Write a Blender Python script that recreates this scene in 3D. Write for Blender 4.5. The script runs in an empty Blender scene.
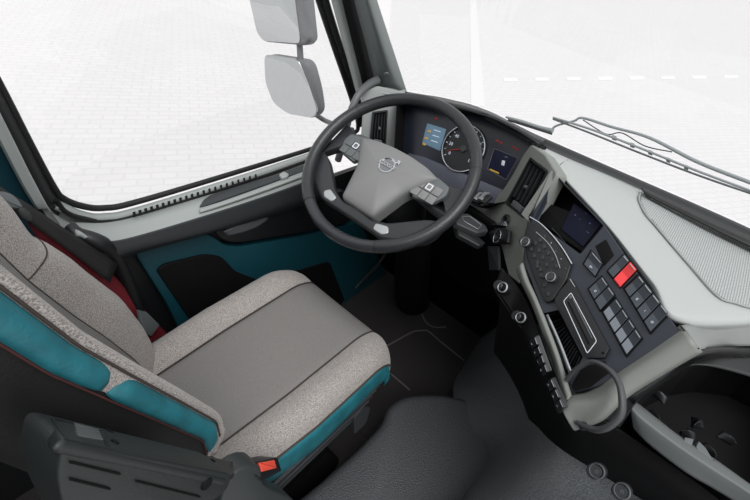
import bpy, bmesh, math, random
import numpy as np
from mathutils import Vector, Matrix
from mathutils.bvhtree import BVHTree
random.seed(4)
D = bpy.data; SC = bpy.context.scene; COL = SC.collection
A = np.array
# ------------------------------------------------------------------ camera
CAM = A([-.797, .0395, 1.483]); YAW, PITCH, ROLL = np.radians([34.615, 39.313, 10.952]); FPX = 439.5
F_ = A([np.cos(PITCH)*np.cos(YAW), np.cos(PITCH)*np.sin(YAW), -np.sin(PITCH)])
_r = A([np.sin(YAW), -np.cos(YAW), 0.]); _u = np.cross(_r, F_)
R_ = np.cos(ROLL)*_r + np.sin(ROLL)*_u; U_ = -np.sin(ROLL)*_r + np.cos(ROLL)*_u
cd = D.cameras.new('camera'); cam = D.objects.new('camera', cd); COL.objects.link(cam)
cam.matrix_world = Matrix(((R_[0], U_[0], -F_[0], CAM[0]), (R_[1], U_[1], -F_[1], CAM[1]), (R_[2], U_[2], -F_[2], CAM[2]), (0, 0, 0, 1)))
cd.sensor_width = 36; cd.lens = FPX/750*36; cd.clip_start = .02; cd.clip_end = 500
SC.camera = cam
def ray(x, y): return F_ + R_*(x-375)/FPX - U_*(y-250)/FPX
def at(x, y, ax, v):
    d = ray(x, y); i = 'XYZ'.index(ax); return CAM + d*(v-CAM[i])/d[i]
def Z(x, y, z): return at(x, y, 'Z', z)
def Y(x, y, v): return at(x, y, 'Y', v)
def X(x, y, v): return at(x, y, 'X', v)
def unit(v): v = A(v, float); return v/np.linalg.norm(v)
class Plane:
    """a real plane in the cab; uv are metres on it, n looks to the room"""
    def __init__(s, o, n, udir=None):
        s.o = A(o, float); s.n = unit(n)
        if (CAM-s.o) @ s.n < 0: s.n = -s.n
        ud = A(udir if udir is not None else R_, float); s.u = unit(ud-(ud@s.n)*s.n); s.v = np.cross(s.n, s.u)
    @staticmethod
    def three(a, b, c, udir=None): a, b, c = A(a), A(b), A(c); return Plane(a, np.cross(b-a, c-a), udir)
    def hit(s, x, y, h=0):
        r = ray(x, y); o = s.o+s.n*h; return CAM + r*((o-CAM)@s.n)/(r@s.n)
    def uv(s, x, y, h=0): q = s.hit(x, y, h)-s.o; return (q@s.u, q@s.v)
    def w(s, u, v, h=0): return s.o+s.u*u+s.v*v+s.n*h
    def mat(s, u=0, v=0, h=0, rot=0):
        c = s.w(u, v, h); uu = s.u*math.cos(rot)+s.v*math.sin(rot); vv = -s.u*math.sin(rot)+s.v*math.cos(rot)
        return Matrix(((uu[0], vv[0], s.n[0], c[0]), (uu[1], vv[1], s.n[1], c[1]), (uu[2], vv[2], s.n[2], c[2]), (0, 0, 0, 1)))
# ------------------------------------------------------------------ materials
MATS = {}
def lin(c): return tuple(((v/255)/12.92 if v/255 <= .04045 else (((v/255)+.055)/1.055)**2.4) for v in c)+(1,)
def mat(name, rgb, rough=.5, metal=0, bump=0, bscale=300, var=0, vscale=60, spec=.5, rgb2=None, emit=0, coat=0, sheen=0):
    m = D.materials.new(name); m.use_nodes = True; nt = m.node_tree; b = nt.nodes['Principled BSDF']
    b.inputs['Base Color'].default_value = lin(rgb); b.inputs['Roughness'].default_value = rough; b.inputs['Metallic'].default_value = metal
    b.inputs['Specular IOR Level'].default_value = spec; b.inputs['Coat Weight'].default_value = coat; b.inputs['Sheen Weight'].default_value = sheen
    tc = nt.nodes.new('ShaderNodeTexCoord')
    if rgb2 or var:
        n = nt.nodes.new('ShaderNodeTexNoise'); n.inputs['Scale'].default_value = vscale; n.inputs['Detail'].default_value = 3
        nt.links.new(tc.outputs['Object'], n.inputs['Vector'])
        r = nt.nodes.new('ShaderNodeValToRGB'); r.color_ramp.elements[0].position = .38; r.color_ramp.elements[1].position = .62
        if not rgb2: rgb2 = tuple(min(255, v*(1+var)) for v in rgb); r.color_ramp.elements[0].color = lin(tuple(v*(1-var) for v in rgb))
        else: r.color_ramp.elements[0].color = lin(rgb)
        r.color_ramp.elements[1].color = lin(rgb2)
        nt.links.new(n.outputs['Fac'], r.inputs['Fac']); nt.links.new(r.outputs['Color'], b.inputs['Base Color'])
    if bump:
        n2 = nt.nodes.new('ShaderNodeTexNoise'); n2.inputs['Scale'].default_value = bscale; n2.inputs['Detail'].default_value = 2
        nt.links.new(tc.outputs['Object'], n2.inputs['Vector'])
        bp = nt.nodes.new('ShaderNodeBump'); bp.inputs['Strength'].default_value = bump; bp.inputs['Distance'].default_value = .002
        nt.links.new(n2.outputs['Fac'], bp.inputs['Height']); nt.links.new(bp.outputs['Normal'], b.inputs['Normal'])
    if emit: b.inputs['Emission Color'].default_value = lin(rgb); b.inputs['Emission Strength'].default_value = emit
    MATS[name] = m; return m
M_light = mat('light_grey_plastic', (148, 153, 151), .5, bump=.15, bscale=500)
M_dashtop = mat('pale_dash_plastic', (170, 174, 172), .5, bump=.2, bscale=500)
M_greige = mat('greige_plastic', (128, 128, 120), .5, bump=.15, bscale=500)
M_bezel = mat('shaded_bezel_plastic', (124, 127, 122), .5, bump=.15, bscale=500)  # darker copy of the dash plastic; shade of rear-facing bands is in the colour
M_black = mat('black_plastic', (24, 25, 27), .45, bump=.1, bscale=400)
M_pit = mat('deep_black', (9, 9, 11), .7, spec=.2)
M_dark = mat('dark_grey_plastic', (46, 49, 52), .5, bump=.15, bscale=400)
M_mid = mat('mid_grey_plastic', (92, 96, 98), .5, bump=.1, bscale=400)
M_arm = mat('armrest_plastic', (33, 37, 37), .5, bump=.2, bscale=350)
M_panel = mat('slate_switch_panel', (42, 47, 56), .45)
M_switch = mat('slate_switch', (60, 66, 74), .35)
M_switchL = mat('pale_switch_face', (112, 118, 125), .3)
M_rubber = mat('black_rubber', (14, 14, 15), .55)
M_leather = mat('wheel_leather', (42, 44, 47), .30, bump=.35, bscale=450)
M_grip = mat('wheel_smooth_grip', (48, 50, 54), .22)
M_pad = mat('wheel_hub_plastic', (122, 122, 122), .5, bump=.1, bscale=500)
M_chrome = mat('chrome', (215, 218, 222), .2, 1)
M_silver = mat('satin_silver', (175, 178, 180), .35, .6)
M_white = mat('white_print', (215, 220, 225), .5)
M_wprint = mat('white_lit_print', (190, 200, 215), .5, emit=.25)
M_teal = mat('teal_leatherette', (33, 106, 117), .5, bump=.25, bscale=260, var=.08, vscale=25)
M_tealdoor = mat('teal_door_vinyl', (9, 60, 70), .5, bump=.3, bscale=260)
M_fab = mat('heather_fabric', (120, 114, 110), .9, bump=.7, bscale=600, rgb2=(182, 176, 171), vscale=560, sheen=.2)
M_cent = mat('grey_seat_cloth', (119, 116, 114), .75, bump=.3, bscale=700, var=.05, vscale=500)
M_seam = mat('dark_stitching', (60, 52, 48), .8)
M_blackcloth = mat('black_seat_shell', (13, 13, 14), .7, bump=.3, bscale=300)
M_red = mat('red_plastic', (228, 84, 66), .35)
M_redlit = mat('hazard_red', (225, 60, 62), .3, emit=.12)
M_maroon = mat('maroon_webbing', (110, 22, 34), .7, bump=.3, bscale=500)
M_belt = mat('black_webbing', (34, 34, 35), .5, bump=.4, bscale=600)
M_vinyl = mat('black_grained_vinyl', (70, 72, 75), .40, bump=1.0, bscale=260, spec=.6, var=.12, vscale=300)
M_mat = mat('dark_floor_mat', (38, 34, 34), .85, bump=.3, bscale=400)
M_matedge = mat('grey_mat_binding', (84, 80, 80), .8)
M_screen = mat('screen_glass', (14, 18, 38), .12)
M_blue = mat('blue_display', (92, 120, 140), .3, emit=.15)
M_nav = mat('navy_display', (14, 18, 40), .5, emit=.1, spec=.2)
M_clus = mat('cluster_face', (30, 33, 44), .3)
M_clus2 = mat('cluster_ledge', (78, 80, 92), .4)
M_amber = mat('amber_lamp', (190, 150, 45), .4, emit=.15)
M_redl = mat('red_lamp', (150, 38, 38), .4, emit=.15)
M_mirror = mat('mirror_glass', (196, 198, 199), .03, 1)
M_mirh = mat('mirror_housing', (120, 121, 124), .5)
M_wiper = mat('wiper_metal', (138, 143, 145), .45)
M_pillar = mat('grey_pillar_trim', (92, 99, 98), .55, bump=.2, bscale=400)
# perforated speaker grille
M_grille = mat('perforated_grille', (178, 181, 180), .5); nt = M_grille.node_tree
tc = nt.nodes.new('ShaderNodeTexCoord'); mp = nt.nodes.new('ShaderNodeMapping'); mp.inputs['Scale'].default_value = (230, 230, 230)
vo = nt.nodes.new('ShaderNodeTexVoronoi'); vo.voronoi_dimensions = '2D'; vo.inputs['Randomness'].default_value = .15; vo.inputs['Scale'].default_value = 1
rp = nt.nodes.new('ShaderNodeValToRGB'); rp.color_ramp.elements[0].position = .26; rp.color_ramp.elements[0].color = lin((92, 95, 95)); rp.color_ramp.elements[1].position = .38; rp.color_ramp.elements[1].color = lin((172, 176, 175))
nt.links.new(tc.outputs['Object'], mp.inputs['Vector']); nt.links.new(mp.outputs['Vector'], vo.inputs['Vector']); nt.links.new(vo.outputs['Distance'], rp.inputs['Fac']); nt.links.new(rp.outputs['Color'], nt.nodes['Principled BSDF'].inputs['Base Color'])
# clear glass
M_glass = D.materials.new('clear_glass'); M_glass.use_nodes = True; nt = M_glass.node_tree; nt.nodes.clear()
o_ = nt.nodes.new('ShaderNodeOutputMaterial'); mx = nt.nodes.new('ShaderNodeMixShader'); tr = nt.nodes.new('ShaderNodeBsdfTransparent'); gl = nt.nodes.new('ShaderNodeBsdfGlossy')
tr.inputs['Color'].default_value = (.985, .99, .988, 1); gl.inputs['Roughness'].default_value = .02; mx.inputs['Fac'].default_value = .04
nt.links.new(tr.outputs[0], mx.inputs[1]); nt.links.new(gl.outputs[0], mx.inputs[2]); nt.links.new(mx.outputs[0], o_.inputs[0])
# paving outside
def paving(name, k):
    m = mat(name, (206, 204, 205), .8); nt = m.node_tree
    tc = nt.nodes.new('ShaderNodeTexCoord'); mp = nt.nodes.new('ShaderNodeMapping'); mp.inputs['Rotation'].default_value = (0, 0, math.radians(30)); br = nt.nodes.new('ShaderNodeTexBrick')
    for nm, c in (('Color1', (216, 213, 214)), ('Color2', (213, 210, 211)), ('Mortar', (206, 205, 205))): br.inputs[nm].default_value = lin(tuple(v*k for v in c))
    br.inputs['Scale'].default_value = 1.9; br.inputs['Mortar Size'].default_value = .024
    nt.links.new(tc.outputs['Object'], mp.inputs['Vector']); nt.links.new(mp.outputs['Vector'], br.inputs['Vector']); nt.links.new(br.outputs['Color'], nt.nodes['Principled BSDF'].inputs['Base Color']); return m
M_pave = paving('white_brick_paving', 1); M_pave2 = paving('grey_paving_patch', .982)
# ------------------------------------------------------------------ object helpers
ORG = {}
def wl(parent):
    return ORG.get(parent.name, A([0., 0, 0])) if parent else A([0., 0, 0])
def thing(name, label, cat, loc, group=None, kind=None):
    o = D.objects.new(name, None); COL.objects.link(o); o.location = Vector([float(v) for v in loc]); ORG[o.name] = A(loc, float)
    o.empty_display_size = .05
    tag(o, label, cat, group, kind); return o
def tag(o, label=None, cat=None, group=None, kind=None):
    if label: o['label'] = label
    if cat: o['category'] = cat
    if group: o['group'] = group
    if kind: o['kind'] = kind
    return o
def link(name, me, m, parent=None, smooth=None, bevel=0, bseg=2, solid=0, solidoff=-1, sub=0):
    o = D.objects.new(name, me); COL.objects.link(o)
    if m: me.materials.clear(); me.materials.append(m)
    org = wl(parent)
    if parent is None:
        n = len(me.vertices); co = np.empty(n*3); me.vertices.foreach_get('co', co); co = co.reshape(-1, 3)
        org = co.mean(0); org[2] = co[:, 2].min(); o.location = Vector(org.tolist()); ORG[o.name] = org
    else: o.parent = parent; ORG[o.name] = org
    me.transform(Matrix.Translation(Vector((-org).tolist())))
    if solid: s = o.modifiers.new('solid', 'SOLIDIFY'); s.thickness = solid; s.offset = solidoff
    if bevel: b = o.modifiers.new('bevel', 'BEVEL'); b.width = bevel; b.segments = bseg; b.limit_method = 'ANGLE'; b.angle_limit = math.radians(40); b.harden_normals = False
    if sub: s = o.modifiers.new('sub', 'SUBSURF'); s.levels = sub; s.render_levels = sub
    if smooth is not None:
        for p in me.polygons: p.use_smooth = True
        if smooth < 180:
            try: me.set_sharp_from_angle(angle=math.radians(smooth))
            except Exception: pass
    return o
def mesh(verts, faces):
    me = D.meshes.new('m'); me.from_pydata([tuple(map(float, v)) for v in verts], [], [tuple(f) for f in faces]); me.update(); return me
def join(mes):
    bm = bmesh.new()
    for me in mes: bm.from_mesh(me)
    out = D.meshes.new('m'); bm.to_mesh(out); bm.free(); return out
def fixn(me):
    bm = bmesh.new(); bm.from_mesh(me); bmesh.ops.recalc_face_normals(bm, faces=bm.faces); bm.to_mesh(me); bm.free(); return me
def cr(pts, n, closed=False):
    """Catmull-Rom resample to n points"""
    P = [A(p, float) for p in pts]; k = len(P); out = []
    segs = k if closed else k-1
    for i in range(n):
        t = i*segs/(n if closed else n-1); s = min(int(t), segs-1); t -= s
        if closed: a, b, c, d = P[(s-1) % k], P[s % k], P[(s+1) % k], P[(s+2) % k]
        else: a, b, c, d = P[s-1] if s else 2*P[0]-P[1], P[s], P[s+1], P[s+2] if s+2 < k else 2*P[-1]-P[-2]
        out.append(.5*(2*b+(c-a)*t+(2*a-5*b+4*c-d)*t*t+(3*b-a-3*c+d)*t**3))
    return out
def rnd(poly, r, k=5):
    """round the corners of a 2-D polygon"""
    q_ = []
    for q in poly:
        if not q_ or abs(q[0]-q_[-1][0])+abs(q[1]-q_[-1][1]) > 1e-6: q_.append(q)
    if abs(q_[0][0]-q_[-1][0])+abs(q_[0][1]-q_[-1][1]) < 1e-6: q_.pop()
    poly = q_; out = []; n = len(poly)
    for i in range(n):
        p, a, b = A(poly[i], float), A(poly[i-1], float), A(poly[(i+1) % n], float)
        la, lb = np.linalg.norm(a-p), np.linalg.norm(b-p); d = min(r, la*.48, lb*.48)
        s, e = p+(a-p)/la*d, p+(b-p)/lb*d
        for j in range(k):
            t = j/(k-1); out.append(tuple((1-t)**2*s+2*t*(1-t)*p+t*t*e))
    return out
def ring_plate(pl, outer, h0, h1, bev):
    P = [A(q, float) for q in outer]; Q = [P[0]]
    for q in P[1:]:
        if np.linalg.norm(q-Q[-1]) > 1e-5: Q.append(q)
    if np.linalg.norm(Q[0]-Q[-1]) < 1e-5: Q.pop()
    P = Q; n = len(P); ar_ = sum(P[i-1][0]*P[i][1]-P[i][0]*P[i-1][1] for i in range(n))
    if ar_ < 0: P = P[::-1]
    N = []
    for i in range(n):
        e1, e2 = unit(P[i]-P[i-1]), unit(P[(i+1) % n]-P[i]); m1, m2 = A([-e1[1], e1[0]]), A([-e2[1], e2[0]])
        b = m1+m2; l = np.linalg.norm(b); b = b/l if l > 1e-6 else m1; N.append(b/max(.55, b@m1))
    bev = min(bev, (h1-h0)*.9); rings = [(0, h0), (0, h1-bev)]+[(bev*(1-math.cos(t)), h1-bev+bev*math.sin(t)) for t in (math.pi/6, math.pi/3, math.pi/2)]
    V = [pl.w(*(P[i]+N[i]*d), h) for d, h in rings for i in range(n)]
    Fc = [(k*n+i, k*n+(i+1) % n, (k+1)*n+(i+1) % n, (k+1)*n+i) for k in range(len(rings)-1) for i in range(n)]
    Fc += [tuple(range(n))[::-1], tuple((len(rings)-1)*n+i for i in range(n))]
    return fixn(mesh(V, Fc))
def plate_me(pl, outer, h0, h1, bev=.001, holes=()):
    """filled outline in plane uv, from height h0 to h1"""
    if not holes: return ring_plate(pl, outer, h0, h1, bev)
    cu = D.curves.new('c', 'CURVE'); cu.dimensions = '2D'; cu.fill_mode = 'BOTH'
    for poly in [outer]+list(holes):
        sp = cu.splines.new('POLY'); sp.points.add(len(poly)-1)
        for i, q in enumerate(poly): sp.points[i].co = (q[0], q[1], 0, 1)
        sp.use_cyclic_u = True
    bev = min(bev, (h1-h0)*.49); cu.extrude = (h1-h0)/2-bev; cu.bevel_depth = bev; cu.bevel_resolution = 2; cu.offset = -bev
    ob = D.objects.new('tmp', cu); COL.objects.link(ob); dg = bpy.context.evaluated_depsgraph_get()
    me = D.meshes.new_from_object(ob.evaluated_get(dg)); D.objects.remove(ob); D.curves.remove(cu)
    me.transform(pl.mat(0, 0, (h0+h1)/2)); me.materials.clear(); return me
def px(pl, pts, h=0): return [pl.uv(x, y, h) for x, y in pts]
def plate(name, pl, pts, h0, h1, m, parent=None, r=.002, bev=.001, holes=(), uv=False, hr=None, **kw):
    o = pts if uv else px(pl, pts, h1); hs = [h if uv else px(pl, h, h1) for h in holes]
    return link(name, plate_me(pl, rnd(o, r) if r else o, h0, h1, bev, [rnd(h, hr if hr is not None else r) for h in hs]), m, parent, smooth=35, **kw)
def rim_plate(name, pl, pts, w, h0, h1, m, parent, r=.002, bev=.0006):
    """a frame of width w just inside the outline"""
    o = [A(q) for q in px(pl, pts, h1)]; c = sum(o)/len(o); inner = []
    n = len(o)
    for i in range(n):
        a, p, b = o[i-1], o[i], o[(i+1) % n]; e1, e2 = unit(p-a), unit(b-p)
        n1, n2 = A([-e1[1], e1[0]]), A([-e2[1], e2[0]])
        if n1@(c-p) < 0 and n2@(c-p) < 0: n1, n2 = -n1, -n2
        bi = unit(n1+n2); inner.append(p+bi*w/max(.3, bi@n1))
    return link(name, plate_me(pl, rnd(o, r), h0, h1, bev, [rnd(inner, r*.7)]), m, parent, smooth=35)
def loft_me(rows, nu=0, nv=0, closed=False):
    rows = [[A(p, float) for p in r] for r in rows]
    if nv: rows = [cr(r, nv, closed) for r in rows]
    if nu:
        c = [cr([r[j] for r in rows], nu) for j in range(len(rows[0]))]; rows = [[c[j][i] for j in range(len(c))] for i in range(nu)]
    k = len(rows[0]); V = [p for r in rows for p in r]; Fc = []
    for i in range(len(rows)-1):
        for j in range(k if closed else k-1):
            j2 = (j+1) % k; Fc.append((i*k+j, i*k+j2, (i+1)*k+j2, (i+1)*k+j))
    me = mesh(V, Fc)
    nrm = sum((A(p.normal)*p.area for p in me.polygons), A([0., 0, 0])); cen = sum(V)/len(V)
    if not closed and nrm@(CAM-cen) < 0: me.flip_normals()
    return me
def loft(name, rows, m, parent=None, nu=0, nv=0, solid=.003, smooth=60, closed=False, **kw):
    return link(name, loft_me(rows, nu, nv, closed), m, parent, smooth=smooth, solid=solid, **kw)
def tube_me(pts, r, n=40, seg=12, closed=False, flat=1., up=None, caps=True):
    P = cr(pts, n, closed) if n else [A(p, float) for p in pts]; N = len(P)
    rr = r if hasattr(r, '__len__') else [r]*2; rs = [np.interp(i/(N-1), np.linspace(0, 1, len(rr)), rr) for i in range(N)]
    T = [unit(P[(i+1) % N]-P[i-1]) if closed else unit(P[min(i+1, N-1)]-P[max(i-1, 0)]) for i in range(N)]
    a = A(up, float) if up is not None else (A([0, 0, 1.]) if abs(T[0][2]) < .9 else A([1., 0, 0])); V = []
    for i in range(N):
        s = unit(np.cross(T[i], a)); b = np.cross(s, T[i])
        if up is None: a = b
        for k in range(seg):
            t = 2*math.pi*k/seg; V.append(P[i]+rs[i]*(math.cos(t)*s+math.sin(t)*b*flat))
    Fc = [(i*seg+k, i*seg+(k+1) % seg, ((i+1) % N)*seg+(k+1) % seg, ((i+1) % N)*seg+k) for i in range(N if closed else N-1) for k in range(seg)]
    if not closed and caps: Fc += [tuple(range(seg))[::-1], tuple((N-1)*seg+k for k in range(seg))]
    return fixn(mesh(V, Fc))
def tube(name, pts, r, m, parent=None, **kw):
    return link(name, tube_me(pts, r, **kw), m, parent, smooth=50)
def lathe_me(pl, u, v, prof, seg=28, h=0):
    V = []; k = len(prof)
    for i in range(seg):
        t = 2*math.pi*i/seg
        for (r, z) in prof: V.append(pl.w(u+r*math.cos(t), v+r*math.sin(t), h+z))
    Fc = [(i*k+j, i*k+j+1, ((i+1) % seg)*k+j+1, ((i+1) % seg)*k+j) for i in range(seg) for j in range(k-1)]
    me = mesh(V, Fc); bm = bmesh.new(); bm.from_mesh(me); bmesh.ops.remove_doubles(bm, verts=bm.verts, dist=1e-6); bmesh.ops.recalc_face_normals(bm, faces=bm.faces); bm.to_mesh(me); bm.free(); return me
def lathe(name, pl, x, y, prof, m, parent=None, h=0, uv=False, seg=28):
    u, v = (x, y) if uv else pl.uv(x, y, h+prof[-1][1]*.5)
    return link(name, lathe_me(pl, u, v, prof, seg, h), m, parent, smooth=40)
def box_me(c, ax, ay, az, sx, sy, sz):
    c = A(c, float); V = [c+ax*sx/2*i+ay*sy/2*j+az*sz/2*k for i in (-1, 1) for j in (-1, 1) for k in (-1, 1)]
    return fixn(mesh(V, [(0, 1, 3, 2), (4, 6, 7, 5), (0, 4, 5, 1), (2, 3, 7, 6), (0, 2, 6, 4), (1, 5, 7, 3)]))
def text_me(pl, s, u, v, size, h, rot=0, ext=.0002, cx=1):
    cu = D.curves.new('t', 'FONT'); cu.body = s; cu.size = size; cu.align_x = 'CENTER'; cu.align_y = 'CENTER'; cu.extrude = ext; cu.resolution_u = 2
    ob = D.objects.new('tmp', cu); COL.objects.link(ob); dg = bpy.context.evaluated_depsgraph_get()
    me = D.meshes.new_from_object(ob.evaluated_get(dg)); D.objects.remove(ob); D.curves.remove(cu); me.materials.clear()
    me.transform(pl.mat(u, v, h, rot) @ Matrix.Diagonal((cx, 1, 1, 1))); return me
def ang(pl, a, b):
    """angle in the plane of the pixel direction a -> b"""
    p, q = A(pl.uv(*a)), A(pl.uv(*b)); return math.atan2(q[1]-p[1], q[0]-p[0])
def lerp(a, b, t): return tuple(A(a, float)*(1-t)+A(b, float)*t)
def quad(Q, s0, s1, t0, t1):
    """sub-rectangle of the pixel quad Q (tl,tr,br,bl)"""
    f = lambda s, t: lerp(lerp(Q[0], Q[1], s), lerp(Q[3], Q[2], s), t)
    return [f(s0, t0), f(s1, t0), f(s1, t1), f(s0, t1)]

# ================================================================== SETTING
# ground outside
g = link('ground', mesh([(-60, -60, -1.35), (60, -60, -1.35), (60, 60, -1.35), (-60, 60, -1.35)], [(0, 1, 2, 3)]), M_pave); tag(g, kind='structure')
M_paint = mat('white_road_paint', (224, 222, 223), .7)
for i in range(8):
    a = 503+i*31.5; b = 79.5-i*.4; q = [Z(a, b-1.6, -1.344), Z(a+14, b-1.8, -1.344), Z(a+15, b+1.6, -1.344), Z(a+1, b+1.8, -1.344)]
    o = link('painted_dash', mesh(q, [(3, 2, 1, 0)]), M_paint, solid=.004); tag(o, 'white painted dash in the row beyond the windscreen wipers', 'road marking', 'painted dashes on the paving')
q = [Z(470, 0, -1.344), Z(476, 0, -1.344), Z(485, 106, -1.344), Z(471, 106, -1.344)]
o = link('painted_stripe', mesh(q, [(3, 2, 1, 0)]), mat('worn_road_paint', (219, 217, 218), .8), solid=.004); tag(o, 'broad white painted stripe crossing the paving ahead of the steering wheel', 'road marking')
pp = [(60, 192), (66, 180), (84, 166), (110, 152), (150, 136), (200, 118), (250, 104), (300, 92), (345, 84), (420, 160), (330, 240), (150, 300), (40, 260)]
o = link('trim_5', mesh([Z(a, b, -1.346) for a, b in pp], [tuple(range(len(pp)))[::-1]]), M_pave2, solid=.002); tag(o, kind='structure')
# floor of the cab
def rect_loft(x0, x1, y0, y1, z): return mesh([(x0, y0, z), (x1, y0, z), (x1, y1, z), (x0, y1, z)], [(0, 1, 2, 3)])
fl = link('floor', rect_loft(-1.35, .62, -.25, 1.02, 0), M_mat, solid=.02); tag(fl, kind='structure')
# footwell front wall (behind the pedals)
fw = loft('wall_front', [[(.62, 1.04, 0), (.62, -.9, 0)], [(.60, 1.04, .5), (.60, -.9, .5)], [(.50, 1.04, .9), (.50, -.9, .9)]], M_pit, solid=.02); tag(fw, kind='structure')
rw = link('wall_rear', box_me((-1.38, .05, .75), A([1., 0, 0]), A([0, 1., 0]), A([0, 0, 1.]), .03, 2.1, 1.5), M_dark, bevel=.005); tag(rw, kind='structure')

lw = link('wall_left', box_me((-1.07, 1.0, .35), A([1., 0, 0]), A([0, 1., 0]), A([0, 0, 1.]), .66, .03, 1.1), M_black, bevel=.004); tag(lw, kind='structure')
# ---------------- engine tunnel (thin-plate spline height field)
HUMP = [[(516, 300, 0), (520, 304, .15), (524, 310, .32), (530, 318, .44), (545, 330, .52), (560, 345, .58)],
 [(488, 329, 0), (495, 331, .15), (503, 336, .30), (513, 343, .42), (529, 352, .50), (552, 362, .57)],
 [(466, 360, 0), (473, 362, .14), (484, 363, .27), (499, 362, .40), (522, 372, .51), (552, 382, .58)],
 [(453, 387, .12), (464, 390, .20), (486, 391, .32), (513, 388, .45), (534, 392, .53), (560, 402, .60)],
 [(461, 422, .19), (472, 422, .23), (495, 420, .33), (523, 412, .46), (541, 415, .54), (568, 422, .60)],
 [(479, 447, .20), (487, 448, .23), (500, 447, .32), (520, 443, .45), (541, 446, .54), (574, 450, .60)],
 [(482, 464, .20), (485, 467, .23), (490, 470, .31), (499, 474, .42), (525, 482, .53), (580, 490, .60)],
 [(466, 491, .20), (467, 494, .24), (469, 498, .32), (475, 501, .42), (505, 512, .53), (580, 525, .61)],
 [(436, 540, .20), (437, 543, .25), (440, 548, .33), (446, 554, .43), (485, 570, .54), (590, 590, .61)],
 [(380, 640, .20), (382, 644, .25), (386, 652, .33), (394, 660, .43), (440, 690, .54), (600, 700, .61)]]
rows = []
for r in HUMP:
    q = [Z(*p) for p in r]; e = q[-1]; q += [e+A([.10, -.12, .01]), e+A([.25, -.50, .0]), e+A([.25, -.52, -.3])]; rows.append(q)
tn = loft('trim_1', rows, mat('lit_hump_vinyl', (92, 95, 98), .38, bump=1.0, bscale=260, spec=.7, var=.12, vscale=300), None, nu=70, nv=60, solid=.006, smooth=180); tag(tn, label='black grained vinyl cover over the engine hump', kind='structure')  # paler than the step vinyl: the light on the hump is put into its colour
ZP = Plane((0, 0, .22), (0, 0, 1), udir=(1, 0, 0))
tb = plate('trim_4', ZP, [(383, 420), (387, 405), (404, 393), (443, 391), (560, 420), (600, 560), (300, 760), (120, 620), (250, 535), (320, 480), (360, 445)], -.22, 0, M_vinyl, None, r=.05, bev=.03); tag(tb, label='low black vinyl step beside the seat in front of the hump', kind='structure')

# ---------------- left door
door = thing('door_1', 'driver door with grey sill, slots, teal lower panel and black pocket', 'door', (0, 1.0, 0), kind='structure')
def YP(pts, y): return [Y(a, b, y) for a, b in pts]
# outer metal frame strip under the glass
loft('frame_filler', [YP([(40, 190), (58, 206), (84, 213), (104, 215), (140, 209), (250, 175), (322, 151)], 1.012), YP([(30, 200), (60, 232), (90, 244), (110, 246), (140, 236), (250, 200), (322, 176)], 1.012)], M_light, door, nv=40, solid=.008)
loft('window_ledge', [YP([(60, 201), (84, 211), (104, 213), (140, 206), (250, 172), (322, 148)], 1.0), YP([(58, 207), (82, 217.5), (104, 219.5), (140, 212.5), (250, 179), (322, 154)], .985)], M_light, door, nv=40, solid=.012)
tube('lower_seal', YP([(56, 200), (66, 212), (84, 218.5), (106, 221), (140, 214), (250, 180), (322, 155.5)], .988), .0055, M_rubber, door, n=60, seg=10)
# sill shelf
s0 = [Y(72, 222, .985), Y(106, 222, .985), Y(140, 215, .985), Y(200, 197, .985), Y(255, 181, .985), Y(318, 159, .985)]
s1 = [Y(74, 227, .95), Y(104, 229, .95), Y(136, 223, .95), Y(200, 204, .95), Y(262, 184, .95), Y(318, 164, .95)]
s2 = [Y(78, 232, .925), Y(104, 237, .925), Y(134, 233, .922), Y(200, 213, .922), Y(262, 192.5, .922), Y(318, 172, .922)]
s3 = [Y(86, 237, .915), Y(106, 241, .912), Y(134, 236.5, .912), Y(200, 217, .912), Y(262, 197, .912), Y(318, 177, .912)]
loft('sill_shelf', [s0, s1, s2, s3], M_light, door, nu=20, nv=50, solid=.01)
for i in range(22):   # demister slots along the sill
    t = i/21; a, b = 132+122*t, 212.5-37.5*t; a2, b2 = 132+122*(t+.016), 212.5-37.5*(t+.016)
    q = [Y(a, b, .985), Y(a+3.0-1.2*t, b-.9, .985), Y(a+3.6-1.2*t, b+3.1-t, .97), Y(a+.6, b+4-t, .97)]
    q = [p+A([0, -.002, .0015])*1.5 for p in q]
    link('slot', mesh(q, [(0, 1, 2, 3)]), M_pit, door, solid=.001, solidoff=0)
# long pocket recess in the sill
pk = Plane.three(s0[3], s0[5], s2[4], udir=A([1., 0, 0]))
pk_o = [(199, 207), (204, 199), (212, 194), (276, 174), (306, 164), (318, 160), (318, 166), (306, 170), (262, 185.5), (220, 200.5), (203, 206)]
plate('sill_pocket', pk, pk_o, .004, .010, M_dark, door, r=.01, bev=.001)
loft('pocket_lip', [[pk.hit(a, b, .013) for a, b in [(199, 209), (220, 202.5), (262, 188), (306, 172), (318, 168)]], [pk.hit(a, b, .011) for a, b in [(200, 212), (221, 205.5), (263, 191), (307, 175), (318, 171)]]], M_light, door, nv=20, solid=.006)
plate('latch_button', pk, [(279, 174), (284, 171), (289, 174), (287, 177), (282, 178)],   .008, .018, M_light, door, r=.003, bev=.002)
# dark front face under the shelf
f0 = s3
f1 = [Y(98, 253, .91), Y(112, 256, .905), Y(136, 249, .905), Y(206, 231, .905), Y(266, 212, .905), Y(326, 192, .905)]
f2 = [Y(110, 262, .925), Y(122, 262, .925), Y(140, 253, .925), Y(208, 234, .925), Y(268, 217, .925), Y(330, 197, .925)]
loft('sill_face', [f0, f1, f2], M_dark, door, nu=14, nv=40, solid=.01)
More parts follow.
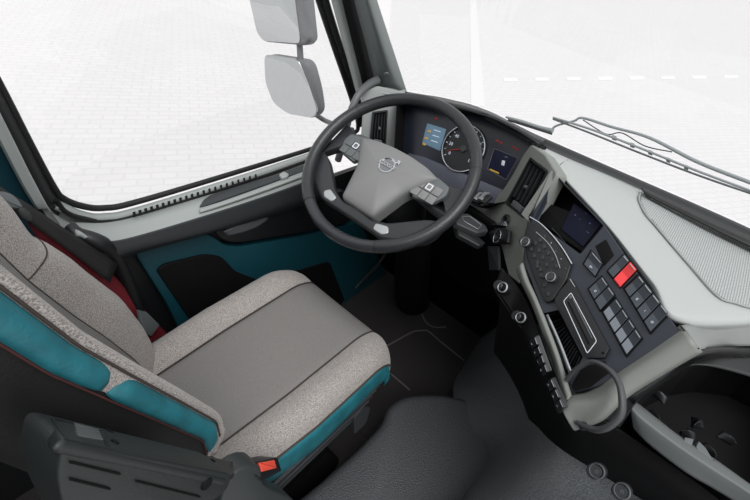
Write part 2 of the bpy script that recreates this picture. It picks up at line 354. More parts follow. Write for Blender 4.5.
# grip recess
dp = Plane((0, .935, .6), (0, -1, .06), udir=(1, 0, 0))
plate('grip_recess', dp, [(212, 228), (222, 228), (300, 204), (345, 190), (350, 222), (300, 233), (240, 243), (228, 242), (220, 238)], -.02, .004, M_black, door, r=.015, bev=.003)
loft('grip_scoop', [[dp.hit(a, b, .012) for a, b in [(224, 232), (240, 225), (258, 218), (270, 213)]], [dp.hit(a, b, .006) for a, b in [(228, 236), (242, 233), (256, 228), (268, 220)]]], M_mid, door, nu=6, nv=12, solid=.006)
# teal lower panel
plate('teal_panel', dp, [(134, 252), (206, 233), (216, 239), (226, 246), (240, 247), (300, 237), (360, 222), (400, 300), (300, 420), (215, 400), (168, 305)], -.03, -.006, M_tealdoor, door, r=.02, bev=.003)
plate('door_pocket', dp, [(157, 271), (164, 265), (205, 255), (222, 257), (236, 272), (262, 282), (330, 262), (345, 300), (300, 350), (190, 320)], -.012, .002, M_pit, door, r=.02, bev=.003)
plate('door_skin', Plane((0, .975, .6), (0, -1, 0), udir=(1, 0, 0)), [(-.75, -.62), (.62, -.62), (.62, .04), (-.3, .09), (-.75, .12)], -.02, 0, M_black, door, uv=True)
# black door seal curving down behind the sill end
tube('door_seal', [Y(70, 226, .96), Y(78, 234, .94), Y(96, 241, .92), Y(112, 252, .92), Y(124, 275, .93), Y(136, 305, .93), Y(150, 345, .93), Y(170, 400, .93)], [.012, .018, .016, .014], M_black, door, n=50)
loft('seal_carrier', [[Y(72, 230, .95), Y(100, 250, .935), Y(116, 280, .935), Y(140, 340, .935)], [Y(66, 236, .955), Y(84, 256, .95), Y(100, 290, .95), Y(120, 350, .95)]], M_dark, door, nv=20, solid=.01)

# ---------------- window frame + glass
win = thing('window_1', 'side window of the driver door with black rubber surround', 'window', (0, 1.02, .8), kind='structure')
open_px = [(-40, 14), (0, 86), (30, 144), (54, 188), (64, 199), (82, 206), (104, 208), (140, 201), (250, 168), (320, 146), (352, 134), (358, 125), (351, 98), (334, 48), (318, 0), (304, -45), (292, -90)]
wp = Plane((0, 1.02, .9), (0, -1, 0.02), udir=(1, 0, 0))
gpts = [wp.hit(a, b) for a, b in open_px]
plate('glass', wp, open_px, -.004, 0, M_glass, win, r=.01, bev=.0005)
tube('window_seal', [wp.hit(a, b, .008) for a, b in open_px], .0075, M_rubber, win, n=140, seg=10)
# rear seal band (thick black rubber beside the B pillar)
loft('rear_seal', [[wp.hit(a, b, .01) for a, b in [(-40, 10), (0, 83), (30, 141), (53, 187), (63, 201)]], [wp.hit(a, b, .03) for a, b in [(-50, 22), (-10, 93), (20, 152), (42, 194), (50, 207)]], [wp.hit(a, b, .02) for a, b in [(-53, 30), (-13, 101), (17, 158), (40, 203), (58, 216)]]], M_black, win, nu=8, nv=30, solid=.01)
loft('front_seal', [[wp.hit(a, b, .008) for a, b in [(292, -90), (318, 0), (334, 48), (350, 95), (358, 128)]], [wp.hit(a, b, .03) for a, b in [(302, -92), (328, 0), (343, 48), (358, 92), (368, 125)]]], M_black, win, nv=30, solid=.012)
# ---------------- B pillar
bp = thing('trim_2', 'light grey rear pillar trim behind the side window', 'trim', (-.8, 1, .8), kind='structure')
loft('pillar_cover', [[Y(a, b, .99) for a, b in [(-53, 32), (-13, 103), (17, 160), (40, 202), (58, 216), (76, 226)]], [Y(a, b, .968) for a, b in [(-74, 5), (-26, 78), (8, 146), (32, 192), (52, 222), (72, 236)]], [Y(a, b, .972) for a, b in [(-90, -30), (-40, 52), (0, 126), (22, 170), (44, 211), (66, 244)]]], M_light, bp, nu=10, nv=30, solid=.01)
tube('pillar_seam', [Y(a, b, .972) for a, b in [(-92, -26), (-42, 55), (-2, 130), (20, 174), (42, 214), (62, 246)]], .003, M_black, bp, n=30, seg=8)
loft('teal_rear_panel', [[Y(a, b, .985) for a, b in [(-90, -30), (-40, 52), (0, 127), (24, 176), (46, 214), (66, 248)]], [Y(a, b, .975) for a, b in [(-220, 20), (-170, 90), (-120, 170), (-80, 230), (-50, 270), (-20, 310)]]], mat('dark_teal_vinyl', (16, 62, 74), .55), bp, nv=20, solid=.01)  # rear panel in one even dark teal
# ---------------- A pillar
ap = thing('trim_3', 'grey front pillar between side window and windscreen', 'trim', (.35, .95, 1), kind='structure')
def PP(rows):   # rows: (bottom px, top px, Ybottom, Ytop)
    return rows
def strip(name, pts_b, pts_t, m, sol=.008, nu=6):
    rows = []
    for (b, t) in zip(pts_b, pts_t): rows.append([lerp(b, t, s) for s in (-.05, .3, .65, 1, 1.4)])
    return loft(name, rows, m, ap, nu=nu*len(rows), nv=16, solid=sol)
strip('light_rib', [Y(357, 96, .985), Y(360, 92, .965), Y(364, 90, .97)], [Y(331, 0, .975), Y(337, 0, .955), Y(342, 0, .96)], M_light)
strip('black_channel', [Y(364, 90, .972), Y(368, 86, .965), Y(378, 84, .925)], [Y(342, 0, .965), Y(347, 0, .955), Y(357, 0, .92)], M_black)
strip('pillar_cover', [Y(376, 84, .93), Y(384, 84, .895), Y(396, 86, .87), X(406, 89, .41)], [Y(354, 0, .925), Y(360, 0, .89), Y(370, 0, .865), X(377, 0, .36)], M_pillar)
# small round airbag badge on the pillar
pap = Plane.three(Y(384, 84, .89), Y(396, 86, .865), Y(365, 0, .87))
lathe('pillar_clip', pap, 386.5, 74, [(0, .003), (.006, .003), (.008, .0)], M_mid, ap, h=.002)

# ---------------- windscreen
def ws(x, y):  # windscreen curved base: x forward depends on y
    return None
base_px = [(385, 84), (405, 90), (440, 96), (480, 106), (530, 130), (580, 152), (640, 178), (700, 204), (760, 231), (860, 278)]
xs = [.39, .40, .43, .45, .46, .465, .465, .46, .455, .44]
wb = [X(a, b, v) for (a, b), v in zip(base_px, xs)]
win2 = thing('window_2', 'windscreen above the dashboard with black lower edge band', 'window', (.45, 0, 1), kind='structure')
wt = [p+A([-.14, (.0 if i > 1 else -.03), .75]) for i, p in enumerate(wb)]
loft('glass', [wb, wt], M_glass, win2, nv=50, solid=.004)
loft('frit_band', [[p+A([-.004, 0, -.003]) for p in wb], [p+A([-.012, 0, -.022]) for p in wb], [p+A([-.035, 0, -.028]) for p in wb]], mat('windscreen_band', (62, 64, 65), .6), win2, nu=8, nv=50, solid=.008)
loft('lower_gasket', [[p+A([-.032, 0, -.024]) for p in wb[3:]], [p+A([-.048, 0, -.040]) for p in wb[3:]]], M_rubber, win2, nv=50, solid=.006)

# ================================================================== DASHBOARD
dash = thing('dashboard', 'pale grey wrap-around dashboard with black centre panel facing the driver seat', 'dashboard', (.2, .2, .6))
pA, pB, pL = Z(547, 180, 1.03), Z(680, 335, 1.0), A([-.152, .008, .85])
CS = Plane.three(pA, pB, pL, udir=pB-pA)
cu = (lambda x, y, h=0: CS.hit(x, y, h))
# top surface
zr = [1.035, 1.035, 1.028, 1.02, 1.01, .985]
r0 = [wb_ for wb_ in [Z(530, 141, .985), Z(570, 159, .983), Z(606, 174, .982), Z(642, 190, .98), Z(700, 217, .978), Z(800, 262, .975)]]
r1 = [Z(536, 145, 1.02), Z(578, 170, 1.02), Z(618, 194, 1.015), Z(660, 226, 1.01), Z(716, 264, 1.0), Z(806, 296, .99)]
r2 = [Z(a, b, z+.004) for (a, b), z in zip([(546, 158), (582, 191), (615, 226), (655, 272), (694, 306), (800, 308)], zr)]
r3 = [Z(a, b, z-.004) for (a, b), z in zip([(551, 167), (580, 198), (612, 234), (650, 283), (684, 322), (800, 319)], zr)]
r4 = [Z(a, b, z-.035) for (a, b), z in zip([(553, 172), (579, 201), (608, 236), (644, 284), (682, 328), (800, 326)], zr)]
dt = loft('dash_top', [r0, r1, r2, r3, r4], M_dashtop, dash, nu=40, nv=60, solid=.006)
dme = loft_me([r0, r1, r2, r3, r4], 40, 60)
BV = BVHTree.FromPolygons([v.co for v in dme.vertices], [tuple(p.vertices) for p in dme.polygons])
def drape(x, y, off=.002):
    h = BV.ray_cast(Vector(CAM.tolist()), Vector(ray(x, y).tolist()))
    if h[0] is None: return None
    n = A(h[1]); n = n if n@(CAM-A(h[0])) > 0 else -n; return A(h[0])+n*off
# speaker grille draped on the passenger side of the top
gl0 = [(643, 193), (670, 206), (700, 219), (730, 233), (765, 249), (790, 259)]
gl1 = [(640, 201), (664, 219), (690, 236), (722, 254), (760, 268), (788, 276)]
gl2 = [(647, 216), (662, 233), (688, 256), (716, 278), (754, 290), (786, 296)]
gl3 = [(655, 226), (670, 244), (692, 268), (718, 296), (752, 308), (784, 314)]
rows = []
for r in (gl0, gl1, gl2, gl3):
    rows.append([A((a, b, 0.)) for a, b in r])
gm = loft_me(rows, 24, 36); vv = []
for v in gm.vertices: vv.append(drape(v.co.x, v.co.y, .0025))
ok = [i for i, q in enumerate(vv) if q is not None]; mp_ = {i: k for k, i in enumerate(ok)}
me = mesh([vv[i] for i in ok], [tuple(mp_[k] for k in p.vertices) for p in gm.polygons if all(k in mp_ for k in p.vertices)])
if sum(p.normal.z for p in me.polygons) < 0: me.flip_normals()
link('speaker_grille', me, M_grille, dash, smooth=60, solid=.003)
rimp = [drape(a, b, .003) for a, b in [(646, 190), (641, 193), (638, 200), (644, 214), (655, 227), (671, 246), (690, 268), (716, 297), (734, 304), (752, 309), (784, 314)]]
tube('grille_rim', [q for q in rimp if q is not None], .0022, M_light, dash, n=40, seg=8)
bandU = [drape(a, b, .005) for a, b in [(645, 192), (670, 203), (700, 217), (730, 231), (765, 247), (795, 260)]]; bandL = [drape(a, b, .006) for a, b in [(649, 199), (672, 212), (700, 227), (730, 241), (765, 258), (795, 271)]]
loft('rubber_band', [[Z(a, b, 1.0) for a, b in [(642, 187), (680, 205), (720, 223), (760, 240), (820, 268)]], [Z(a, b, 1.004) for a, b in [(646, 194), (684, 213), (722, 232), (760, 250), (820, 279)]]], M_rubber, dash, nv=30, solid=.004)
# passenger-side seam across the top
sm = [drape(a, b, .0005) for a, b in [(556, 175), (560, 165), (568, 160), (580, 157.5)]]
tube('dash_seam', [q for q in sm if q is not None], .0009, M_mid, dash, n=20, seg=6)
# upper bezel around the right air vent
BZ = Plane.three(A([.25, .344, 1.031]), A([.16, .268, 1.03]), A([.2, .346, .884]), udir=(0, -1, 0))
bez = [(531, 144), (545, 154), (557, 173), (545, 196), (534, 218), (526, 238), (521, 263), (519, 284), (508, 275), (503, 254), (496, 232), (478, 224), (458, 213), (448, 200), (462, 200), (478, 205), (492, 200), (504, 188), (514, 172), (523, 155)]
ventq = [(530, 157), (548, 171), (523, 218), (505, 203)]
plate('vent_bezel', BZ, bez, -.03, 0, M_bezel, dash, r=.008, bev=.004, holes=[[(529, 158), (547, 171), (523, 217), (506, 203)]], hr=.004)
# column-side trim that runs left below the gauges
# centre panel body
cs_out = [(556, 174), (605, 226), (645, 284), (680, 332), (636, 362), (600, 386), (574, 392), (552, 345), (540, 305), (524, 262), (524, 236)]
scr_hole = [(556, 176), (604, 225), (580, 254), (528, 216)]
pock = [(541, 313), (559, 309), (584, 357), (569, 384)]
plate('centre_panel', CS, cs_out, -.02, 0, M_panel, dash, r=.004, bev=.0015, holes=[scr_hole, pock], hr=.003)
plate('hood_rim', CS, [(551, 170), (557, 175), (529, 216), (529, 222), (521, 214)], .0, .004, M_bezel, dash, r=.001)
plate('panel_backing', CS, [(545, 170), (612, 222), (690, 330), (580, 400), (540, 330), (515, 225)], -.075, -.07, M_pit, dash, r=.004, bev=.001)
# screen hood walls
hu = px(CS, scr_hole, 0)
def well(name, pl, pts, h0, h1, m, parent):
    a = [pl.hit(x, y, h1) for x, y in pts]; n = len(a); b = [p-pl.n*(h1-h0) for p in a]
    me = mesh(a+b, [(i, (i+1) % n, n+(i+1) % n, n+i) for i in range(n)]); fixn(me); me.flip_normals()
    return link(name, me, m, parent, solid=.002, solidoff=1)
well('screen_hood', CS, scr_hole, -.07, -.001, M_pit, dash)
well('pocket_wall', CS, pock, -.06, -.001, M_pit, dash)
# silvery pale strip on the driver side of the centre panel
stL = [(516, 268), (521, 284), (530, 302), (541, 330), (552, 360), (560, 390), (563, 402)]
stR = [(523, 262), (528, 278), (537, 298), (548, 325), (559, 354), (568, 383), (572, 396)]
loft('pale_strip', [[cu(a, b, -.004) for a, b in stL], [cu((a+c)/2, (b+d)/2, .008) for (a, b), (c, d) in zip(stL, stR)], [cu(a, b, .004) for a, b in stR]], M_bezel, dash, nu=8, nv=30, solid=.012)
# pale nose band at the passenger end
nbT = [(562, 402), (567, 395), (588, 391), (613, 372), (650, 347), (680, 325)]
nbM = [(563, 412), (572, 405), (597, 401), (620, 381), (657, 357), (690, 336)]
nbB = [(572, 428), (580, 425), (601, 417), (626, 394), (664, 370), (700, 349)]
loft('pale_nose', [[cu(a, b, -.008) for a, b in nbT], [cu(a, b, .012) for a, b in nbM], [cu(a, b, .0) for a, b in nbB], [cu(a+3, b+3, -.03) for a, b in nbB]], M_bezel, dash, nu=20, nv=40, solid=.008)
loft('passenger_edge', [[cu(682, 325, .003), Z(704, 322, .99), Z(740, 320, .985), Z(800, 319, .975)], [cu(692, 338, .003), Z(712, 335, .972), Z(745, 334, .965), Z(800, 334, .955)], [cu(700, 349, -.004), Z(718, 347, .95), Z(745, 346, .945), Z(800, 345, .94)]], mat('passenger_trim', (126, 129, 127), .5), dash, nu=8, nv=20, solid=.008)
tube('end_seam', [cu(680, 325, .004), cu(690, 337, .004), cu(699, 349, .002)], .0012, M_black, dash, n=10, seg=6)
plate('dark_void_plate', CS, [(586, 360), (605, 361), (611, 371), (590, 387), (575, 391), (571, 386)], .0, .0015, M_pit, dash, r=.002)  # flat black plate painting the shade of the void inside the loop
# ribbed storage pocket floor
PKp = px(CS, pock, -.05)
plate('pocket_floor', CS, pock, -.06, -.05, M_pit, dash, r=.002)
mes = []
for i in range(16):
    t = (i+.5)/16; a, b = lerp((543, 315), (571, 381), t), lerp((556, 312), (581, 358), t)
    mes.append(tube_me([CS.hit(*a, -.045), CS.hit(*b, -.045)], .0014, n=2, seg=6))
link('pocket_ribs', join(mes), M_dark, dash, smooth=60)
loft('pocket_rail', [[cu(a, b, .001) for a, b in [(546, 315), (558, 343), (570, 376)]], [cu(a, b, .001) for a, b in [(548, 314), (560.5, 342), (573, 375)]]], M_silver, dash, nv=8, solid=.003)
# black lower dash below the strip
low = [Z(500, 300, .84), Z(520, 330, .80), Z(535, 360, .76), Z(548, 395, .72), Z(566, 432, .69), Z(600, 460, .68), Z(660, 500, .67), Z(740, 560, .66)]
lowT = [Z(502, 268, .90), cu(519, 288, -.012), cu(533, 318, -.012), cu(549, 362, -.012), cu(566, 402, -.012), Z(612, 425, .80), Z(690, 478, .78), Z(770, 540, .76)]
lowM = [Z(496, 288, .86), cu(512, 310, -.02), cu(528, 343, -.02), cu(541, 378, -.02), Z(562, 417, .76), Z(600, 442, .75), Z(670, 490, .74), Z(750, 550, .72)]
lowB = [p+A([.10, -.02, -.25]) for p in low]
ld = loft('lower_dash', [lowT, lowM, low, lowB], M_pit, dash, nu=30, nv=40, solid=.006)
# knee panel / column surround below the gauges (dark)
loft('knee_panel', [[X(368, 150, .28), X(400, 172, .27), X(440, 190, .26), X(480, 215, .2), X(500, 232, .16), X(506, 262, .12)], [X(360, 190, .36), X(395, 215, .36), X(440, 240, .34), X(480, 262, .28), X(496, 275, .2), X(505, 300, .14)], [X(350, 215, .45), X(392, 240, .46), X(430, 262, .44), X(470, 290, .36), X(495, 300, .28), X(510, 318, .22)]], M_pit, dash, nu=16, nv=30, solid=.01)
# left end: pale panel with narrow vent
LE = Plane.three(Y(366, 95, .90), X(400, 95, .33), X(396, 150, .30), udir=(0, -1, 0))
plate('end_panel', LE, [(361, 92), (378, 86), (404, 92), (399, 108), (398, 165), (372, 158), (362, 140), (364, 112)], -.02, 0, M_light, dash, r=.006, bev=.003)
loft('end_ledge', [[Y(366, 88, .93), X(385, 84, .38), X(406, 90, .39)], [Y(362, 95, .92), LE.hit(380, 92), LE.hit(402, 97)]], M_light, dash, nv=10, solid=.006)

# ---- air vents
def vent(name, label, pl, q, h, loc, flip=False):
    t = thing(name, label, 'vent', loc, 'air vents on the dashboard')
    rim_plate('vent_frame', pl, q, .005, h-.008, h+.003, M_black, t, r=.004)
    plate('vent_back', pl, q, h-.012, h-.008, M_pit, t, r=.003)
    for i in range(4):
        s = .22+.19*i; a, b = lerp(q[0], q[1], s), lerp(q[3], q[2], s)
        a, b = lerp(a, b, .08), lerp(a, b, .80)
        A0, B0 = pl.hit(*a, h-.004), pl.hit(*b, h-.004); d = unit(B0-A0); sd = np.cross(pl.n, d)
        link('slat', box_me((A0+B0)/2, d, sd, pl.n, np.linalg.norm(B0-A0), .0018, .008), M_dark, t, bevel=.0005)
    c = lerp(lerp(q[0], q[2], .5), lerp(q[1], q[3], .5), .5)
    a, b = lerp(c, q[0], .08), lerp(c, q[2], .08)
    lathe('vent_tab', pl, c[0], c[1], [(0, .006), (.004, .006), (.005, 0)], M_mid, t, h=h-.003, seg=16)
    k = quad(q, .25, .75, .85, .96)
    plate('vent_wheel', pl, k, h-.006, h+.003, M_mid, t, r=.002)
    return t
vent('air_vent', 'black louvred air vent in pale bezel between gauges and centre screen', BZ, ventq, -.0005, BZ.hit(526, 190))
vent('air_vent', 'narrow black air vent at door end of dashboard by front pillar', LE, [(373, 112), (388, 110), (386, 147), (370, 143)], .009, LE.hit(380, 130))

# ---- instrument cluster
CL = Plane((.30, .6, .92), (-.88, .06, .42), udir=(0, -1, 0))
ic = thing('instrument_cluster', 'hooded instrument cluster with round speedometer and two small displays behind steering wheel', 'instrument cluster', CL.hit(460, 150))
cf = [(398, 104), (440, 104), (484, 118), (537, 147), (525, 172), (505, 205), (478, 203), (440, 185), (410, 178), (396, 150)]
plate('cluster_body', CL, cf, -.02, 0, M_clus, ic, r=.01)
well('cluster_hood', CL, [(397, 100), (484, 113), (541, 143), (506, 202), (478, 207), (440, 190), (405, 178), (394, 150)], -.01, .05, M_pit, ic)
loft('hood_brow', [[CL.hit(a, b, .052) for a, b in [(397, 101), (440, 103), (484, 114), (512, 126), (541, 144)]], [X(400, 92, .40), X(440, 97, .42), X(484, 109, .44), X(515, 124, .45), X(545, 139, .45)]], M_black, ic, nv=20, solid=.006)
plate('cluster_ledge', CL, [(408, 153), (424, 157), (503, 190), (499, 203), (478, 203), (440, 186), (408, 172)], 0, .004, M_clus2, ic, r=.004)
sp = thing  # alias kept short
gu, gv = CL.uv(464, 149); 
RR = .066
lathe('gauge_dish', CL, gu, gv, [(0, .002), (RR*.95, .002), (RR*.97, .007), (RR*1.04, .008), (RR*1.06, 0)], M_black, ic, h=0, uv=True, seg=48)
rg = lathe('gauge_ring', CL, gu, gv, [(RR*.97, .006), (RR*.985, .0095), (RR*1.02, .0095), (RR*1.035, .006)], M_chrome, ic, uv=True, seg=64)
mes = []; mt = []
R0 = ang(CL, (424, 157), (503, 190))
for i in range(15):
    t = R0+math.radians(215-250*i/14)
    c, s = math.cos(t), math.sin(t); p, q = CL.w(gu+c*RR*.86, gv+s*RR*.86, .0028), CL.w(gu+c*RR*.94, gv+s*RR*.94, .0028)
    mt.append(box_me((p+q)/2, unit(q-p), np.cross(CL.n, unit(q-p)), CL.n, RR*.08, .001 if i % 2 else .0016, .0004))
    if i % 2 == 0: mes.append(text_me(CL, str(i*10), gu+c*RR*.68, gv+s*RR*.68, RR*.2, .003, rot=R0))
link('gauge_marks', join(mt), M_wprint, ic); link('gauge_numbers', join(mes), M_wprint, ic)
t = R0+math.radians(205); p, q = CL.w(gu, gv, .005), CL.w(gu+RR*.8*math.cos(t), gv+RR*.8*math.sin(t), .005)
tube('gauge_needle', [p, q], [.0018, .0006], M_redl, ic, n=4, seg=8)
lathe('needle_hub', CL, gu, gv, [(0, .009), (.009, .009), (.011, .003)], M_dark, ic, uv=True)
q1 = [(427, 123), (446, 129), (440, 151), (422, 143)]
plate('left_display', CL, q1, 0, .002, M_blue, ic, r=.003)
link('display_lines', join([box_me((CL.hit(*lerp(lerp(q1[0], q1[3], s), lerp(q1[1], q1[2], s), .30), .0025)+CL.hit(*lerp(lerp(q1[0], q1[3], s), lerp(q1[1], q1[2], s), .9), .0025))/2, unit(CL.hit(*q1[1])-CL.hit(*q1[0])), unit(np.cross(CL.n, unit(CL.hit(*q1[1])-CL.hit(*q1[0])))), CL.n, .024, .0018, .0004) for s in (.2, .45, .7)]), mat('display_text', (190, 205, 215), .5, emit=.4), ic)
for a, b in [(429, 131), (426, 138), (424, 144)]:
    plate('amber_telltale', CL, [(a-1.6, b-1.2), (a+1.6, b-.6), (a+1.3, b+1.5), (a-1.7, b+.8)], .001, .003, M_amber, ic, r=.0008)
q2 = [(494, 148), (518, 158), (506, 180), (487, 169)]
plate('right_display', CL, q2, 0, .002, M_nav, ic, r=.003); rim_plate('right_display_frame', CL, q2, .0015, .001, .003, M_mid, ic, r=.003)
a0, b0 = CL.uv(504, 162)
plate('fuel_icon', CL, [(502, 160), (505, 161), (504, 166), (501, 165)], .002, .003, M_white, ic, r=.0006)
link('display_text', join([text_me(CL, '----', *CL.uv(506.5, 157), .006, .0025, rot=R0)]), M_wprint, ic)
plate('amber_bar', CL, [(490, 168.5), (499, 172.6), (498.4, 174), (489.4, 170)], .002, .003, M_amber, ic, r=.0004)
for a, b in [(497, 140.5), (501, 142.5), (514, 147), (517, 149)]:
    plate('red_telltale', CL, [(a-1.5, b-1.2), (a+1.5, b-.2), (a+1.1, b+1.6), (a-1.9, b+.6)], .0, .002, M_redl, ic, r=.0006)
plate('orange_telltale', CL, [(435, 117), (438, 118), (437, 120), (434, 119)], .0, .002, M_redl, ic, r=.0006)

# ---- centre display
SCR = [(574, 203), (602, 223), (583, 247), (561, 229)]
sc = thing('display_screen', 'dark navy infotainment screen deep under the dashboard hood', 'screen', CS.hit(580, 225, -.04))
plate('screen_body', CS, [(540, 200), (604, 224), (582, 252), (534, 218)], -.065, -.03, M_pit, sc, r=.003)
plate('screen_glass', CS, SCR, -.03, -.027, M_nav, sc, r=.002)
RC = ang(CS, (572, 201), (603, 223))
mes = []
for a, b, s in [(580, 219, '-'), (586, 213, '- -'), (590, 223, 'o'), (575, 215, '+'), (588, 232, '---')]: mes.append(text_me(CS, s, *CS.uv(a, b, -.026), .007, -.0265, rot=RC))
link('screen_icons', join(mes), mat('dim_blue_print', (90, 110, 170), .5, emit=.3), sc)
# screen row of buttons below
tube('screen_edge', [CS.hit(570, 262-14, -.02), CS.hit(552, 228, -.02)], .001, M_dark, sc, n=2, seg=6)

# ---- climate and radio unit
ra = thing('radio_control_unit', 'black curved radio and climate unit with two knobs and silver arc', 'control unit', CS.hit(545, 260))
rq = [(528, 220), (545, 229), (560, 246), (571, 264), (566, 280), (553, 300), (545, 303), (535, 280), (527, 258), (523, 238)]
plate('unit_body', CS, rq, .0, .008, M_black, ra, r=.006, bev=.002)
tube('silver_arc', [CS.hit(a, b, .009) for a, b in [(530, 217), (541, 224), (553, 236), (563, 249), (572, 264)]], .0016, M_chrome, ra, n=30, seg=8)
tube('inner_arc', [CS.hit(a, b, .009) for a, b in [(536, 232), (547, 242), (555, 254), (560, 268)]], .0009, M_silver, ra, n=24, seg=8)
def knob(name, pl, x, y, r, h, m, parent, ring=True, seg=28, base=0):
    k = lathe(name, pl, x, y, [(0, h), (r*.75, h), (r*.9, h*.9), (r, 0)], m, parent, h=base, seg=seg)
    if ring:
        u, v = pl.uv(x, y, base+h*.5); link('knob_ring', lathe_me(pl, u, v, [(r*.74, h), (r*.80, h*1.08), (r*.9, h*.93)], seg, base), M_silver, k, smooth=40)
    return k
knob('volume_knob', CS, 526.5, 243, .0115, .016, M_dark, ra, base=.008)
knob('tuning_knob', CS, 552, 278, .0115, .016, M_dark, ra, base=.008)
# button grid
cols = [((531, 249), (546, 283)), ((535, 243), (550, 272)), ((540, 240), (556, 266)), ((537, 290-24), (548, 294))]
for (a, b), n in zip(cols, (6, 5, 5, 4)):
    for i in range(n):
        t = i/(n-1); c = lerp(a, b, t)
        plate('button', CS, [(c[0]-2.0, c[1]-1.2), (c[0]+.9, c[1]-2.5), (c[0]+2.0, c[1]+1.0), (c[0]-.9, c[1]+2.5)], .007, .0105, M_dark, ra, r=.0008, bev=.0006)
mes = [text_me(CS, s, *CS.uv(a, b, .011), .006, .0085 if s == 'x' else .0107, rot=ang(CS, (545, 240), (560, 262))) for a, b, s in [(545, 236, '-'), (551, 243, '='), (556, 251, '-'), (561, 259, '='), (566, 268, '-')]]
link('button_print', join([m_ for m_ in mes]), M_wprint, ra)

# ---- slot unit (tachograph / document slot) with pale outline
tu = thing('tachograph', 'black tachograph slot unit outlined in white beside ribbed pocket', 'tachograph', CS.hit(582, 320))
tq = [(571, 278), (609, 348), (604, 358), (586, 358), (554, 300), (560, 290)]
plate('unit_body', CS, tq, .0, .010, M_black, tu, r=.003, bev=.001)
rim_plate('pale_outline', CS, [(571, 292), (597, 341), (587, 354), (563, 301)], .0013, .010, .0112, M_white, tu, r=.004, bev=.0003)
tube('card_slot', [CS.hit(568, 302, .011), CS.hit(589, 344, .011)], .0014, M_pit, tu, n=2, seg=6)
tube('slot_lip', [CS.hit(573, 299, .011), CS.hit(592, 338, .011)], .001, M_mid, tu, n=2, seg=6)
plate('slot_button', CS, [(568, 296), (571, 295), (572.5, 298), (569.5, 299)], .010, .012, M_mid, tu, r=.0006)
lathe('unit_screw', CS, 603, 353, [(0, .0015), (.002, .0015), (.0025, 0)], M_pit, tu, h=.010, seg=12)
tube('silver_trim', [CS.hit(570, 279, .011), CS.hit(575, 287, .011)], .001, M_silver, tu, n=2, seg=6)

# ---- rocker switches
swp = thing('switch_bank', 'slate bank of rocker switches with red hazard switch beside tachograph', 'switches', CS.hit(625, 300))
def rocker(Q, s0, s1, m, split=.55, m2=None, name='rocker_switch', icon=None, label=None):
    """Q: tl,tr,br,bl where tl->tr is the length of one rocker, tl->bl the row; s0..s1 its share of the row"""
    g_ = .05; h0 = .0; tilt = .007
    f = lambda s, t, h: CS.hit(*lerp(lerp(Q[0], Q[3], s), lerp(Q[1], Q[2], s), t), h)
    s0 += g_*(s1-s0); s1 -= g_*(s1-s0)
    prof = [(0, .003), (.04, .0075), (.5, .0035), (.96, .009), (1, .003)]
    V = []; 
    for (t_, h) in prof: V += [f(s0, t_, h), f(s1, t_, h)]
    n = len(prof); V += [f(s0, 0, -.001), f(s1, 0, -.001), f(s0, 1, -.001), f(s1, 1, -.001)]; b = 2*n
    Fc = [(2*i, 2*i+1, 2*i+3, 2*i+2) for i in range(n-1)]+[(b, b+1, 1, 0), (b+2, 2*n-2, 2*n-1, b+3), tuple([2*i for i in range(n)]+[b+2, b]), tuple([2*i+1 for i in range(n)][::-1]+[b+1, b+3][::1])]
    me = fixn(mesh(V, Fc)); o = link(name, me, m, swp, bevel=.0008, smooth=25)
    if label: o['label'] = label
    if m2:
        link('switch_cap', loft_me([[f(s0+.03*(s1-s0), .08, .0085), f(s1-.03*(s1-s0), .08, .0085)], [f(s0+.03*(s1-s0), .48, .0048), f(s1-.03*(s1-s0), .48, .0048)]]), m2, o, solid=.0006)
    if icon is not None:
        u, v = CS.uv(*lerp(lerp(Q[0], Q[3], (s0+s1)/2), lerp(Q[1], Q[2], (s0+s1)/2), .28), .009)
        link('switch_icon', text_me(CS, icon, u, v, .009, .0088, rot=ang(CS, Q[0], Q[1])), M_wprint, o)
    # edge light bar at the far end
    a_, b_ = f(s0+.12*(s1-s0), .93, .0098), f(s1-.12*(s1-s0), .93, .0098); link('switch_lens', tube_me([a_, b_], .0009, n=2, seg=6), M_silver, o)
    return o
def well_plate(q): plate('switch_well', CS, [lerp(sum(map(A, q))/4, p, 1.07) for p in q], -.0005, .0012, M_pit, swp, r=.002, bev=.0004)
qP = [(583, 264), (591, 250), (603, 264), (595, 277)]; well_plate(qP); rocker([qP[0], qP[1], qP[2], qP[3]], 0, 1, M_switch, icon='P', name='rocker_switch')
qE = [(595, 246), (606, 239), (614, 255), (604, 266)]; plate('empty_switch_slot', CS, qE, .0, .0015, M_pit, swp, r=.002)
qH = [(607, 271), (624, 254), (637, 270), (620, 288)]; well_plate(qH)
rocker(qH, 0, .44, M_switch); rocker(qH, .46, 1, M_redlit, name='hazard_switch', icon='', label='red hazard warning switch')
qA = [(588, 289), (602, 276), (615, 295), (600, 311)]; well_plate(qA); rocker(qA, 0, .5, M_switch, icon='o'); rocker(qA, .5, 1, M_switch)
qB = [(602, 312), (616, 298), (642, 338), (626, 356)]; well_plate(qB)
for i in range(4): rocker(qB, i/4, (i+1)/4, M_switch, m2=M_switchL)
qC = [(624, 289), (639, 275), (669, 313), (650, 333)]; well_plate(qC)
rocker(qC, .0, .20, M_switch, m2=None)
for i in range(3): rocker(qC, .2+i*.267, .2+(i+1)*.267, M_switch, icon=['=', '-', 'o'][i])

